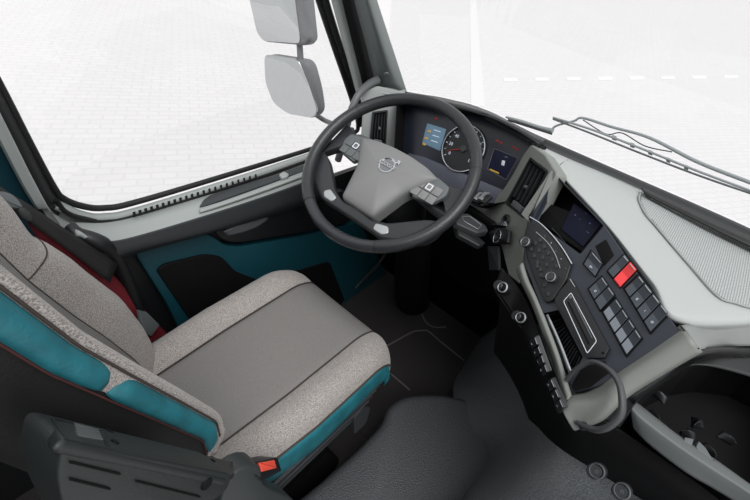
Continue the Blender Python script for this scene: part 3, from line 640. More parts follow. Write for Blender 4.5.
# ---- lower small switch strips and knobs
def side(x, y): # plane of lower dash side
    return None
LS = Plane.three(cu(530, 330, -.012), cu(549, 372, -.012), Z(548, 395, .73))
sk = thing('button_strip', 'narrow black strip of small lit push buttons below the pale trim', 'buttons', LS.hit(545, 370))
for (Q, n) in ([(528, 341), (535, 336), (548, 372), (541, 379)], 4), ([(545, 383), (551, 378), (564, 408), (558, 414)], 3):
    plate('strip_body', LS, Q, .0, .008, M_black, sk, r=.002)
    for i in range(n):
        q = quad([Q[0], Q[1], Q[2], Q[3]], .1, .9, (i+.08)/n, (i+.92)/n); plate('push_button', LS, q, .008, .012, M_dark, sk, r=.001, bev=.0008)
        c = lerp(q[0], q[2], .5); link('button_icon', text_me(LS, random.choice(['=', 'o', '+', '*']), *LS.uv(c[0]-1.5, c[1]+.5, .012), .010, .0122, rot=ang(LS, Q[0], Q[1])), M_wprint, sk)
        p1, p2 = LS.hit(*lerp(q[1], q[2], .1), .0125), LS.hit(*lerp(q[1], q[2], .9), .0125); link('button_edge', tube_me([p1, p2], .0007, n=2, seg=6), M_silver, sk)
KP = Plane(cu(516, 300, -.01), (-.75, .35, .55))
KP = Plane(Z(504, 288, .885), (-.75, .35, .55))
kb = thing('rotary_knob', 'upper round black knob with silver ring near the ignition', 'knob', KP.hit(504, 288), 'round knobs by the column')
lathe('knob_body', KP, 504, 288, [(0, .014), (.009, .014), (.011, .012), (.0125, -.03)], M_black, kb); 
u, v = KP.uv(504, 288, .007); link('knob_ring', lathe_me(KP, u, v, [(.0088, .0145), (.0098, .016), (.0115, .013)]), M_silver, kb, smooth=40)
KP = Plane(cu(522, 318, .004), (-.75, .35, .55))
kb = thing('rotary_knob', 'lower round black knob with silver ring beside the pale trim strip', 'knob', KP.hit(522, 318), 'round knobs by the column')
lathe('knob_body', KP, 522, 318, [(0, .014), (.009, .014), (.011, .012), (.0125, -.03)], M_black, kb)
u, v = KP.uv(522, 318, .007); link('knob_ring', lathe_me(KP, u, v, [(.0088, .0145), (.0098, .016), (.0115, .013)]), M_silver, kb, smooth=40)
KP2 = Plane(Z(608, 478, .76), (-.72, .28, .64))
for (a, b, lab) in [(597, 471, 'black rotary knob on lower dash nearest the loop holder'), (622, 491, 'black rotary knob on lower dash nearest the storage tray')]:
    kb = thing('rotary_knob', lab, 'knob', KP2.hit(a, b), 'round knobs on the lower dash')
    lathe('knob_body', KP2, a, b, [(0, .010), (.011, .010), (.013, .008), (.0145, -.03)], M_dark, kb)
    u, v = KP2.uv(a, b, .008); link('knob_ring', lathe_me(KP2, u, v, [(.0108, .0103), (.0118, .012), (.0134, .008)]), M_mid, kb, smooth=40)
    link('knob_icon', text_me(KP2, 'o', u, v, .012, .0105), M_mid, kb)

# ---- ignition and key
IG = Plane(BZ.hit(506, 221, .002), BZ.n)
ig = thing('ignition_lock', 'black ignition barrel ring in the pale bezel', 'ignition', IG.hit(506, 221))
lathe('lock_ring', IG, 506, 221, [(.010, .002), (.013, .006), (.017, .005), (.018, 0)], M_black, ig); lathe('lock_face', IG, 506, 221, [(0, .002), (.0115, .002), (.012, 0)], M_pit, ig)
ky = thing('key', 'silver key with black fob and hanging tag in the ignition', 'key', IG.hit(500, 228, .02))
plate('key_blade', IG, [(491, 224), (505, 221), (507, 226), (493, 229)], .014, .018, M_chrome, ky, r=.002)
plate('key_fob', IG, [(488, 232), (498, 227), (509, 230), (507, 243), (492, 243)], .008, .018, M_black, ky, r=.004, bev=.003)
tube('key_ring', [IG.hit(a, b, .02) for a, b in [(498, 230), (494, 236), (494, 243), (499, 240), (501, 233)]], .0011, M_chrome, ky, n=24, seg=8, closed=True)
plate('key_tag', IG, [(487, 246), (498, 246), (499, 270), (489, 270)], .004, .01, M_dark, ky, r=.003, bev=.002)

# ---- loop holder
lh = thing('cup_loop', 'dark flexible loop holder wrapped over the pale dashboard nose', 'holder', cu(596, 396, .02))
loopp = [(567, 380), (577, 369), (592, 362), (607, 368), (618, 381), (622, 397), (621, 414), (610, 426), (598, 430), (586, 427), (578, 423)]
pts = [cu(a, b, h) for (a, b), h in zip(loopp, [.008, .02, .03, .036, .038, .038, .034, .028, .02, .012, .004])]
link('loop_band', tube_me(pts, [.004, .0045, .0055, .0055, .0045], n=60, seg=12, flat=1.6, up=CS.n), mat('loop_rubber', (66, 68, 70), .5), lh, smooth=60)
lathe('loop_clip', CS, 583, 426, [(0, .006), (.006, .006), (.008, 0)], M_black, lh, h=.0)

# ---- storage tray
ty = thing('storage_tray', 'open black storage tray with pale grey front rim and cup claws', 'tray', Z(700, 440, .70))
TP = Plane.three(Z(636, 404, .86), Z(750, 484, .84), Z(700, 365, .88))
topR = [(636, 402), (645, 409), (664, 424), (684, 439), (716, 460), (750, 484), (800, 520)]
outR = [(631, 412), (638, 420), (655, 434), (684, 455), (716, 476), (746, 495), (800, 532)]
botR = [(633, 428), (645, 441), (662, 455), (688, 474), (714, 489), (740, 505), (800, 545)]
th = lambda L, h: [TP.hit(a, b, h) for a, b in L]
loft('front_rim', [[p+A([.02, 0, -.02]) for p in th(topR, -.01)], th(topR, .0), th([((a+c)/2-1, (b+d)/2) for (a, b), (c, d) in zip(topR, outR)], .006), th(outR, .0), [p+A([0, 0, 0]) for p in th(botR, -.022)]], mat('rim_grey', (88, 92, 92), .5), ty, nu=24, nv=40, solid=.004)
inner = [(636, 404), (650, 390), (668, 375), (692, 364), (720, 360), (760, 365), (830, 400), (830, 540), (716, 462), (664, 426)]
fl_ = [TP.hit(a, b)+A([.05, -.02, -.14]) for a, b in inner]; tp_ = [TP.hit(a, b, .0) for a, b in inner]; n = len(inner)
me = mesh(tp_+fl_, [(i, (i+1) % n, n+(i+1) % n, n+i) for i in range(n)]+[tuple(range(n, 2*n))]); fixn(me); me.flip_normals()
link('tray_bin', me, M_pit, ty, solid=.003, solidoff=1)
loft('back_shelf', [[cu(642, 392, -.06), Z(672, 368, .87), Z(700, 356, .885), Z(740, 352, .90), Z(830, 356, .89)], [TP.hit(640, 399, .0), TP.hit(668, 376, .002), TP.hit(692, 365, .002), TP.hit(735, 372, .004), TP.hit(830, 402, .002)]], M_black, ty, nu=8, nv=24, solid=.004)
loft('side_cover', [[cu(627, 396, -.03), cu(665, 373, -.03), cu(701, 352, -.03), Z(760, 351, .91)], [cu(632, 404, -.06), cu(668, 380, -.06), Z(704, 360, .88), Z(760, 360, .885)]], M_black, ty, nv=14, solid=.006)
for q in ([(685, 437), (694, 439), (692, 446), (684, 442)], [(699, 441), (706, 448), (712, 458), (716, 461), (704, 458), (696, 447)]): plate('rim_tab', TP, q, -.004, .004, M_mid, ty, r=.002)
for cx_, cy_ in [(671, 388), (707, 412), (730, 424), (713, 436), (657, 402), (700, 425)]:
    c = TP.hit(cx_, cy_)+A([.02, -.01, -.05]); a = random.uniform(0, 3)
    d = A([math.cos(a), math.sin(a), 0]); s_ = A([-d[1], d[0], 0])
    link('cup_claw', loft_me([[c-d*.014, c-s_*.002+A([0, 0, .010]), c+d*.014], [c-d*.006+s_*.012, c+A([0, 0, .016])+s_*.014, c+d*.006+s_*.012], [c-d*.002+s_*.022, c+A([0, 0, .012])+s_*.024, c+d*.002+s_*.022]], 8, 10), M_black, ty, smooth=60, solid=.002)

# ================================================================== STEERING WHEEL
TI = math.radians(34.876); Wc = A([0, .6033, .9642])-U_*.0125+R_*.002; Wu = A([math.cos(TI), 0, math.sin(TI)]); Wn = A([-math.sin(TI), 0, math.cos(TI)])
WP = Plane(Wc, Wn, udir=(0, -1, 0))   # u right, v forward
sw = thing('steering_wheel', 'dark leather-rimmed steering wheel with grey hub and silver round badge', 'steering wheel', Wc-Wn*.1)
RM = .2125
def arc(r, a0, a1, n, h=0): return [WP.w(r*math.sin(math.radians(a0+(a1-a0)*i/(n-1))), r*math.cos(math.radians(a0+(a1-a0)*i/(n-1))), h) for i in range(n)]
def swept(a0, a1, r, h=0, rr=None):
    return tube_me(arc(RM, a0, a1, 60, h), rr or r, n=0, seg=20, flat=1.12, up=Wn)
segs = [(-66, 66, M_leather, .0150), (66, 142, M_grip, .0153), (142, 218, M_grip, .0150), (218, 294, M_grip, .0153)]
link('rim_top', swept(-62, 62, .0150), M_leather, sw, smooth=60)
link('rim_side', swept(62, 148, .0153), M_leather, sw, smooth=60)
link('rim_side', swept(212, 298, .0153), M_leather, sw, smooth=60)
link('rim_bottom', swept(148, 212, .0148), M_grip, sw, smooth=60)
for a in (62, 148, 212, 298): link('rim_seam', tube_me(arc(RM, a-.25, a+.25, 2), .0156, n=0, seg=20, flat=1.12, up=Wn), M_rubber, sw, smooth=60)
HP = Plane(Wc-Wn*.030, Wn, udir=(0, -1, 0))
sym = lambda L: L+[(-a, b) for a, b in L[::-1]]
# spoke web
low_sp = sym([(0.0, -.122), (.05, -.130), (.09, -.115), (.13, -.082), (.165, -.055), (.205, -.04), (.206, -.075), (.198, -.100), (.180, -.118), (.150, -.130), (.118, -.148), (.098, -.156), (.05, -.154)])
link('lower_spoke', plate_me(HP, rnd(low_sp, .012), -.004, .018, .006), M_leather, sw, smooth=40)
for s in (1, -1):
    arm = [(s*a, b) for a, b in [(.05, .035), (.11, .048), (.155, .046), (.205, .062), (.207, .0), (.206, -.052), (.180, -.02), (.160, .0), (.05, -.03)]]
    link('upper_spoke', plate_me(HP, rnd(arm, .01), -.012, .012, .006), M_leather, sw, smooth=40)
    bt = [(s*a, b) for a, b in [(.083, .030), (.118, .044), (.160, .036), (.166, .012), (.150, -.022), (.095, -.030)]]
    cl = link('button_pod', plate_me(HP, rnd(bt, .008), .010, .024, .003), M_mid, sw, smooth=40)
    for i in range(3):
        for j in range(2):
            x0 = s*(.097+.023*i); y0 = .012-.024*j-(.002 if s > 0 else 0)
            b_ = [(x0-s*.0105, y0-.0108), (x0+s*.0105, y0-.0108), (x0+s*.0105, y0+.0108), (x0-s*.0105, y0+.0108)]
            link('wheel_button', plate_me(HP, rnd(b_, .003), .024, .0275, .001), M_pad if s > 0 else M_mid, cl, smooth=40)
    fr = plate_me(HP, rnd([(s*.112, .002), (s*.128, .002), (s*.128, .018), (s*.112, .018)], .003), .0275, .0283, .0002, [rnd([(s*.1145, .0045), (s*.1255, .0045), (s*.1255, .0155), (s*.1145, .0155)], .002)])
    link('button_frame', fr, M_white, cl)
    sv = [(s*a, b) for a, b in [(.066, -.132), (.098, -.122), (.110, -.136), (.098, -.148), (.070, -.148)]]
    link('spoke_insert', plate_me(HP, rnd(sv, .006), .017, .0205, .002), M_silver, sw, smooth=40)
# hub pad : domed loft
pad = [(-.052, -.128), (.052, -.128), (.078, -.035), (.118, .026), (.125, .040), (.085, .052), (.03, .058), (-.03, .058), (-.085, .052), (-.125, .040), (-.118, .026), (-.078, -.035)]
pr_ = [A(q) for q in rnd(pad, .012, 6)]; cpad = A([0, -.02]); rows = []
for s, h in [(1, -.012), (1.0, .018), (.985, .025), (.95, .030), (.85, .035), (.65, .041), (.4, .045), (.15, .047), (.01, .047)]: rows.append([HP.w(*(cpad+(q-cpad)*s), h) for q in pr_])
link('hub_pad', fixn(loft_me(rows, closed=True)), M_pad, sw, smooth=50)
# badge
bu, bv = 0.004, -.002
bd = link('badge', lathe_me(HP, bu, bv, [(0, .0475), (.0165, .0475), (.019, .050), (.021, .0495), (.022, .044)], 40), M_chrome, sw, smooth=40)
link('badge_face', lathe_me(HP, bu, bv, [(0, .0482), (.0158, .0482), (.016, .0475)], 40), mat('badge_grey', (120, 122, 125), .4, .3), bd)
link('badge_bar', plate_me(HP, [(bu-.023, bv-.0045), (bu+.023, bv-.0045), (bu+.023, bv+.0045), (bu-.023, bv+.0045)], .048, .0510, .0004), M_silver, bd)
link('badge_letters', text_me(HP, 'VOLVO', bu, bv, .0085, .0512, cx=1.35), M_pit, bd)
link('badge_arrow', join([plate_me(HP, [(bu+.013, bv+.016), (bu+.016, bv+.013), (bu+.022, bv+.019), (bu+.019, bv+.022)], .046, .049, .0004), plate_me(HP, [(bu+.014, bv+.0245), (bu+.0245, bv+.0245), (bu+.0245, bv+.014)], .046, .049, .0004)]), M_chrome, bd)
# column
cm = thing('steering_column', 'black steering column shroud beneath the wheel going to the floor', 'steering column', Wc-Wn*.3)
ax0 = Wc-Wn*.035
sec = lambda c, w, d: [c+A([0, 1, 0])*w*math.cos(t)+unit(Wu)*d*math.sin(t) for t in np.linspace(0, 2*math.pi, 28, endpoint=False)]
link('column_shroud', fixn(loft_me([sec(ax0, .05, .05), sec(ax0-Wn*.03, .07, .06), sec(ax0-Wn*.10, .075, .07), sec(ax0-Wn*.2, .06, .06)], 20, 0, True)), M_black, cm, smooth=60)
foot = A([.40, .52, .02])
tube('column_boot', [ax0-Wn*.15, A([.24, .60, .55]), A([.38, .64, .25]), Z(413, 300, .01)], [.055, .06, .07, .08], M_pit, cm, n=24, seg=20)
# stalks
st = thing('stalk', 'dark control stalk with printed switch right of the column near the key', 'stalk', X(470, 222, .12), 'column stalks')
SP = Plane.three(X(455, 214, .05), X(486, 228, .09), X(470, 228, .045))
plate('stalk_body', SP, [(452, 214), (468, 213), (486, 225), (489, 231), (478, 233), (456, 223)], -.012, .004, M_dark, st, r=.006, bev=.004)
rim_plate('stalk_outline', SP, [(462, 216), (470, 216), (482, 225), (478, 229), (464, 221)], .001, .004, .005, M_silver, st, r=.002)
tube('stalk_root', [SP.hit(456, 218, -.006), A([.1, .55, .86])], [.012, .016], M_black, st, n=6)
plate('lower_lever', SP, [(455, 224), (478, 236), (486, 243), (480, 246), (458, 234)], -.02, -.008, M_black, st, r=.005, bev=.003)
st = thing('stalk', 'grey control stalk left of the column beneath the rim by the door', 'stalk', X(365, 142, .12), 'column stalks')
SP2 = Plane.three(X(356, 135, .10), X(386, 150, .08), X(370, 150, .06))
plate('stalk_body', SP2, [(356, 134), (362, 134), (388, 147), (398, 154), (385, 158), (358, 143)], -.01, .004, M_mid, st, r=.004, bev=.003)
plate('stalk_print', SP2, [(365, 140), (369, 141.5), (368, 143), (364, 141.5)], .004, .005, M_white, st, r=.0005)
tube('stalk_root', [SP2.hit(388, 152, -.004), A([.08, .63, .86])], [.010, .014], M_black, st, n=6)
# satin switch wings under the cluster
SW2 = Plane.three(X(471, 197, .20), X(490, 195, .20), X(480, 203, .175))
wg = thing('column_switch', 'small satin grey twin switch on the bezel below the gauges', 'switch', SW2.hit(480, 197))
plate('switch_base', SW2, [(470, 197), (480, 190), (492, 196), (484, 203)], -.006, .002, M_black, wg, r=.003)
for a in (0, 5.5): plate('switch_wing', SW2, [(471+a, 197.5), (474+a, 196.5), (479+a, 191.5), (484+a, 192.5), (480+a, 194.5), (476+a, 199.5)], .002, .005, M_silver, wg, r=.001)

# ================================================================== GRAB HANDLE
tag(tube('grab_handle', [Y(377, 80, .905), Y(368, 85, .90), Y(359, 94, .89), Y(352, 108, .885), Y(348, 122, .885), Y(344, 140, .89), Y(338, 160, .91)], [.013, .011, .0105, .0105, .011], mat('handle_grey', (96, 98, 100), .45, bump=.2, bscale=400), None, n=40, seg=14), 'curved dark grey grab handle on the front pillar beside the wheel', 'handle')

# ================================================================== EXTERIOR MIRRORS
mr = thing('side_mirror', 'exterior twin side mirror on grey arm outside the driver window', 'mirror', Y(300, 130, 1.32))
MP = Plane(Y(285, 85, 1.38), (-.95, -.22, .10), udir=(.2, -.9, 0))
def mirror(q, nm, nb, rr):
    plate('mirror_housing', MP, q, -.05, -.004, M_mirh, mr, r=rr, bev=.016)
    gq = [lerp(sum(map(A, q))/len(q), p, .97) for p in q]
    plate('mirror_glass', MP, [lerp(p, (0, 0), 0) for p in nb], -.006, .0, M_mirror, mr, r=rr*.8, bev=.002)
mirror([(244, -30), (303, -30), (311, 40), (305, 46), (263, 42), (257, 36)], 'upper', [(242, -32), (291, -32), (301, 44), (264, 41), (257, 34)], .03)
mirror([(265, 54), (308, 61), (316, 90), (319, 112), (312, 119), (290, 115), (274, 104), (266, 84)], 'lower', [(264, 54), (298, 59), (309, 84), (318, 112), (312, 118), (288, 114), (273, 103), (265, 82)], .03)
tube('mirror_post', [MP.hit(299, -10, -.03), MP.hit(299, 30, -.03), MP.hit(301, 66, -.03)], .012, M_mirh, mr, n=8)
tube('mirror_arm', [MP.hit(312, 112, -.03), Y(326, 121, 1.26), Y(345, 128, 1.12), Y(352, 130, 1.05)], .010, M_mirh, mr, n=20)

# ================================================================== WIPERS (outside the screen)
def wx(x, y, off=.015):  # on the outer face of the tilted screen
    P0 = A([.465+off, 0, .99]); nn = unit([.983, 0, .183]); r = ray(x, y); return CAM+r*((P0-CAM)@nn)/(r@nn)
wi = thing('windscreen_wiper', 'long wiper arm and blade outside windscreen above the pale dash', 'wiper', wx(650, 150))
tube('wiper_blade', [wx(553, 119), wx(590, 133), (wx(640, 153)), wx(700, 176), wx(770, 200)], .0026, mat('wiper_rubber', (74, 78, 80), .5), wi, n=30, seg=8)
tube('blade_spine', [wx(553, 117.5, .02), wx(590, 129, .022), wx(640, 148, .024), wx(700, 172, .024), wx(770, 198, .02)], .003, M_wiper, wi, n=30, seg=8)
tube('wiper_arm', [wx(551, 132, .02), wx(556, 126, .03), wx(574, 121, .035), wx(583, 118, .04), wx(612, 127, .04), wx(650, 138, .04), wx(700, 163, .035), wx(770, 190, .03)], [.004, .003, .0032, .0036, .0036, .0045, .0045], M_wiper, wi, n=50, seg=10)
tube('wiper_hose', [wx(583, 120, .03), wx(606, 134, .03), wx(622, 133, .03), wx(645, 146, .03), (wx(672, 152, .03))], .0015, M_rubber, wi, n=30, seg=8)
for i in range(5): plate('blade_clip', Plane(wx(650, 150, .03), (-.98, 0, .18)), [(612+i*18, 135+i*7.4), (616+i*18, 136.5+i*7.4), (616+i*18, 141+i*7.4), (612+i*18, 139.5+i*7.4)], -.004, .004, M_wiper, wi, r=.001)
w2 = thing('windscreen_wiper', 'stub end of second wiper blade outside windscreen above the gauges', 'wiper', wx(530, 125))
link('blade_end', tube_me([wx(506, 117), wx(520, 121), wx(540, 127.5), wx(553, 131)], [.004, .006, .006, .008], n=12, seg=10, flat=.8), M_wiper, w2, smooth=60)
tube('blade_rubber', [wx(508, 120, .01), wx(552, 134, .01)], .003, M_rubber, w2, n=6, seg=8)

# ================================================================== SEAT
seat = thing('driver_seat', 'driver seat in grey heather fabric with teal side bolsters', 'seat', (-.35, .62, 0))
SY = .615
# cushion cross section: (across offset, height) from the centre outward
half = [(0, 0), (.06, .0), (.115, .001), (.130, -.003), (.145, .008), (.172, .020), (.200, .020), (.222, .006), (.234, -.016)]
tealS = [(.234, -.016), (.242, -.030), (.246, -.070), (.240, -.105)]
US = np.linspace(0, 1, 30)
def cpt(u, off, h, side):
    """u 0 back .. 1 front"""
    x = -.66+.575*u; z = .525
    drop = 0
    if u > .84: k = (u-.84)/.16; drop = .030*k**2.2; x += 0
    ar = off*(.92+.08*min(1, u*2.2)); 
    round_ = .0
    if off > .12: x -= .05*((off-.12)/.12)**2*max(0, u-.6)/.4
    hb = h*(1 if off < .13 else (.75+.35*math.sin(math.pi*min(1, u*1.05))))
    return A([x, SY+side*ar, z+hb-drop-.02*(1-u)])
def cush(name, prof, side, m, **kw):
    rows = [[cpt(u, o_, h, side) for (o_, h) in prof] for u in US]
    # front roll-down
    last = rows[-1]
    for q in ([(.012, -.02), (.012, -.05), (-.005, -.085)] if m is M_fab else [(.008, -.004), (.008, -.010), (-.006, -.014)]): rows.append([p+A([q[0], -side*.0 if m is M_fab else -side*(.008+q[0]*0), q[1]]) for p in last])
    return loft(name, rows, m, seat, nu=60, nv=len(prof)*4, solid=.01, **kw)
full = [( -a, b) for a, b in half[3:0:-1]]
rowsC = [[cpt(u, abs(o_), h, 1 if o_ > 0 else -1) for (o_, h) in [(.131, -.003), (.115, .001), (.06, 0), (0, 0), (-.06, 0), (-.115, .001), (-.131, -.003)]] for u in US]
last = rowsC[-1]; rowsC += [[p+A([.012, 0, -.02]) for p in last], [p+A([.012, 0, -.05]) for p in last], [p+A([-.005, 0, -.085]) for p in last]]
loft('cushion_centre', rowsC, M_cent, seat, nu=60, nv=28, solid=.01)
for s in (1, -1):
    cush('cushion_bolster', half[3:], s, M_fab)
    cush('cushion_side', tealS if s < 0 else [(.232, -.018), (.232, -.04), (.228, -.06), (.222, -.09)], s, M_teal)
    for prof, r_ in (((.1305, -.001), .0022), ((.2345, -.015), .0025)):
        line = [cpt(u, prof[0], prof[1], s)+A([0, 0, .001]) for u in US]; line.append(line[-1]+A([.014, 0, -.02]))
        tube('seam', line, r_, M_seam, seat, n=50, seg=8)
# cushion core + base
link('cushion_core', fixn(mesh([(-.65, SY-.22, .40), (-.13, SY-.22, .40), (-.13, SY+.22, .40), (-.65, SY+.22, .40), (-.65, SY-.20, .49), (-.14, SY-.2, .47), (-.14, SY+.2, .47), (-.65, SY+.20, .49)], [(0, 1, 2, 3), (4, 5, 6, 7), (0, 1, 5, 4), (1, 2, 6, 5), (2, 3, 7, 6), (3, 0, 4, 7)])), M_blackcloth, seat, bevel=.01)
link('seat_pan', fixn(mesh([(-.70, SY-.225, .33), (-.20, SY-.225, .36), (-.20, SY+.225, .36), (-.70, SY+.225, .33), (-.70, SY-.235, .43), (-.13, SY-.235, .44), (-.13, SY+.235, .44), (-.70, SY+.235, .43)], [(0, 1, 2, 3), (4, 5, 6, 7), (0, 1, 5, 4), (1, 2, 6, 5), (2, 3, 7, 6), (3, 0, 4, 7)])), M_black, seat, bevel=.012)
mes = []
for i in range(6): z_ = .345+.014*i; mes.append(tube_me([(-.55, SY-.237, z_), (-.22+.012*i, SY-.237, z_+.008)], .0025, n=2, seg=6))
link('pan_ribs', join(mes), M_dark, seat, smooth=60)
link('suspension_base', fixn(loft_me([[(x_, y_, z_) for x_, y_ in [(-.62-e, SY-.19-e), (-.26+e, SY-.19-e), (-.26+e, SY+.19+e), (-.62-e, SY+.19+e)]] for z_, e in [(0.0, .02), (.05, .02), (.10, -.01), (.30, -.01), (.34, .01)]], closed=True)), M_pit, seat, bevel=.006)
plate('side_lever', Plane((-.24, SY-.24, .33), (0, -1, .2), udir=(1, 0, 0)), [(-.02, -.03), (.03, -.03), (.05, .02), (.02, .05), (-.02, .04)], -.01, .01, M_dark, seat, uv=True, r=.01)

# backrest: X of the centre as a function of height
zz = [.46, .5, .6, .7, .8, .9, 1.0, 1.1, 1.2, 1.32, 1.42]; xx = [-.60, -.605, -.628, -.662, -.70, -.732, -.757, -.782, -.808, -.84, -.87]
def bx(z): return float(np.interp(z, zz, xx))
def bolst(z, side=1):
    if side < 0: return float(np.interp(z, [.46, .70, .75, .80, .9, 1.0, 1.05, 1.1, 1.2, 1.42], [.0, .01, .055, .072, .063, .046, .038, .030, .026, .02]))
    return float(np.interp(z, [.46, .55, .7, .85, .9, .93, 1.0, 1.2, 1.42], [.035, .055, .072, .066, .058, .046, .054, .045, .03]))
BH = {1: [(.128, .04), (.142, .35), (.172, .85), (.205, 1.0), (.234, .95), (.247, .70)], -1: [(.180, .46), (.190, .66), (.200, .85), (.209, .98), (.216, 1.0), (.222, .98)]}
BZs = list(np.linspace(.47, 1.40, 44))
def bpt(z, off, k, side, dx=0):
    w = float(np.interp(z, [.46, .6, .8, .9, .93, 1.0, 1.3, 1.42], [.93, 1.0, 1.02, .98, .96, 1.01, .96, .82])) if side > 0 else float(np.interp(z, [.46, .6, 1.3, 1.42], [.93, 1, 1, .88]))
    return A([bx(z)+k*bolst(z, side)+dx, SY+side*off*w, z])
rows = [[bpt(z, abs(o_), k, 1 if o_ > 0 else -1) for o_, k in [(.129, .04), (.11, .05), (.06, 0), (0, 0), (-.06, 0), (-.12, .02), (-.16, .22), (-.181, .47)]] for z in BZs]
loft('backrest_centre', rows, M_cent, seat, nu=80, nv=28, solid=.012)
for s in (1, -1):
    ZS = [z for z in BZs if s > 0 or z > .70]
    rows = [[bpt(z, o_, k, s) for o_, k in BH[s]] for z in ZS]
    loft('backrest_bolster', rows, M_fab, seat, nu=90, nv=26, solid=.01)
    eo, ek = BH[s][-1]
    rows = [[bpt(z, eo, ek, s, -.001), bpt(z, eo+.007, ek, s, -.009), bpt(z, eo+.010, ek, s, -.018), bpt(z, eo+.011, ek, s, -.026)] for z in BZs if z > .72]
    loft('backrest_flank', rows, M_fab, seat, nu=60, nv=16, solid=.006)
    for z0, z1 in ((.752, 1.026), (1.036, 1.38)):   # teal flank in two pads with a notch between
        zs = list(np.linspace(z0, z1, 30)); rows = []
        for i, z in enumerate(zs):
            t_ = i/29; e = min(1, min(t_, 1-t_)*12)**.5; g = (1-e)*.006
            rows.append([bpt(z, eo+.001+g*.4, ek, s, -.002-g), bpt(z, eo+.004+.007*e, ek, s, -.007-g*.4), bpt(z, eo+.009+.007*e, ek, s, -.015), bpt(z, eo+.013+.004*e, ek, s, -.024), bpt(z, eo+.013, ek, s, -.030+g*.6)])
        loft('backrest_side', rows, M_teal, seat, nu=60, nv=22, solid=.006)
    rows = [[bpt(z, eo+.008, ek, s, -.022), bpt(z, eo+.011, ek, s, -.034), bpt(z, eo+.012, 0, s, -.045), bpt(z, .20, 0, s, -.10), bpt(z, .0, 0, s, -.12)] for z in ZS]
    loft('backrest_shell', rows, M_blackcloth, seat, nu=60, nv=22, solid=.006)
    tube('seam', [bpt(z, eo+.0005, ek, s, .0005) for z in BZs if z > .74], .0017, M_seam, seat, n=60, seg=8)
    tube('seam', [bpt(z, .1285 if s > 0 else .1805, .03 if s > 0 else .47, s, .001) for z in BZs], .0016, M_seam, seat, n=60, seg=8)
    tube('seam', [bpt(z, eo+.0135, ek, s, -.031) for z in BZs if z > .74], .0014, mat('red_brown_thread', (70, 34, 32), .8) if s == 1 else MATS['red_brown_thread'], seat, n=60, seg=8)
bh = None
# bolster crease between lower and upper part
for s in (1, -1): tube('crease', [bpt(.915, o_, k, s, .0005) for o_, k in BH[s][:-1]], .0013, M_seam, seat, n=24, seg=8)
# ---- armrest (folded up)
ADir = unit([-.42, 0, .9]); 
AP = Plane.three(Y(48, 415, .34), Y(232, 462, .34), Y(150, 462, .28), udir=Y(232, 462, .34)-Y(48, 415, .34))
ar = thing('armrest', 'dark grey folded-up armrest beside the seat backrest', 'armrest', AP.hit(140, 450))
aq = [(48, 415), (140, 438), (232, 461), (236, 473), (228, 478), (150, 460), (66, 441), (60, 438)]
ao = px(AP, aq, 0); 
plate('armrest_front', AP, aq, -.012, 0, M_arm, ar, r=.006, bev=.005, holes=[[(57, 420), (82, 427), (102, 432), (106, 442), (88, 440), (66, 434)]], hr=.003)
plate('adjuster_well', AP, [(54, 417), (106, 430), (112, 444), (60, 437)], -.03, -.025, M_pit, ar, r=.002)
for i in range(5):
    a, b = lerp((74, 425.5), (77, 436), i/4), lerp((97, 431.5), (102, 441), i/4)
    tube('adjuster_rib', [AP.hit(*a, -.0015), AP.hit(*b, -.0015)], .0024, M_mid, ar, n=2, seg=8)
plate('adjuster_pad', AP, [(73, 424), (99, 431), (104, 442), (78, 437)], -.018, -.009, M_dark, ar, r=.002)
plate('cross_bar', AP, [(100, 429), (104, 430), (111, 445), (107, 444)], -.02, .0015, M_arm, ar, r=.001)
for a, b in [(109, 431), (115, 442)]: lathe('screw_hole', AP, a, b, [(0, .0006), (.004, .0006), (.0045, -.001)], M_pit, ar, h=.001, seg=16)
lathe('pin_hole', AP, 213, 460.5, [(0, .0006), (.0035, .0006), (.004, -.001)], M_pit, ar, h=.001, seg=16)
nf = unit(np.cross(unit(AP.hit(228, 478)-AP.hit(66, 441)), AP.n)); 
ASd = Plane(AP.hit(150, 460), nf)
plate('armrest_body', ASd, [(63, 442), (232, 474), (228, 490), (206, 506), (190, 545), (80, 545), (62, 505), (56, 475)], -.055, -.001, M_arm, ar, r=.012, bev=.002)
lathe('pivot_hole', ASd, 207, 484, [(0, .0008), (.007, .0008), (.008, -.001)], M_pit, ar, h=.001)
for a, b in [((70, 462), (120, 474)), ((136, 481), (200, 497)), ((70, 479), (110, 489))]:
    tube('groove', [ASd.hit(*a, .0006), ASd.hit(*b, .0006)], .0010, M_pit, ar, n=2, seg=6)

# ---- buckle beside the cushion
bk = thing('seatbelt_buckle', 'red-button seatbelt buckle at rear corner of seat cushion', 'buckle', Y(268, 468, .34))
BP = Plane.three(Y(258, 462, .345), Y(280, 459, .345), Y(264, 476, .33))
plate('buckle_body', BP, [(256, 462), (278, 457), (282, 471), (262, 482), (254, 476)], -.04, 0, M_black, bk, r=.005, bev=.003)
plate('release_button', BP, [(260, 463), (275, 460), (277, 468), (262, 472)], 0, .004, M_red, bk, r=.002, bev=.0015)
sc_ = thing('seat_side_cover', 'grey rounded plastic recliner cover behind the red buckle', 'cover', Y(245, 480, .37))
CP = Plane((-.66, .355, .75), (0, -1, .25), udir=(1, 0, 0))
plate('cover_shell', CP, [(228, 480), (238, 470), (250, 465), (262, 466), (262, 484), (276, 492), (296, 500), (300, 530), (215, 530), (222, 495)], -.04, .0, mat('cover_grey', (50, 54, 54), .5), sc_, r=.03, bev=.005)
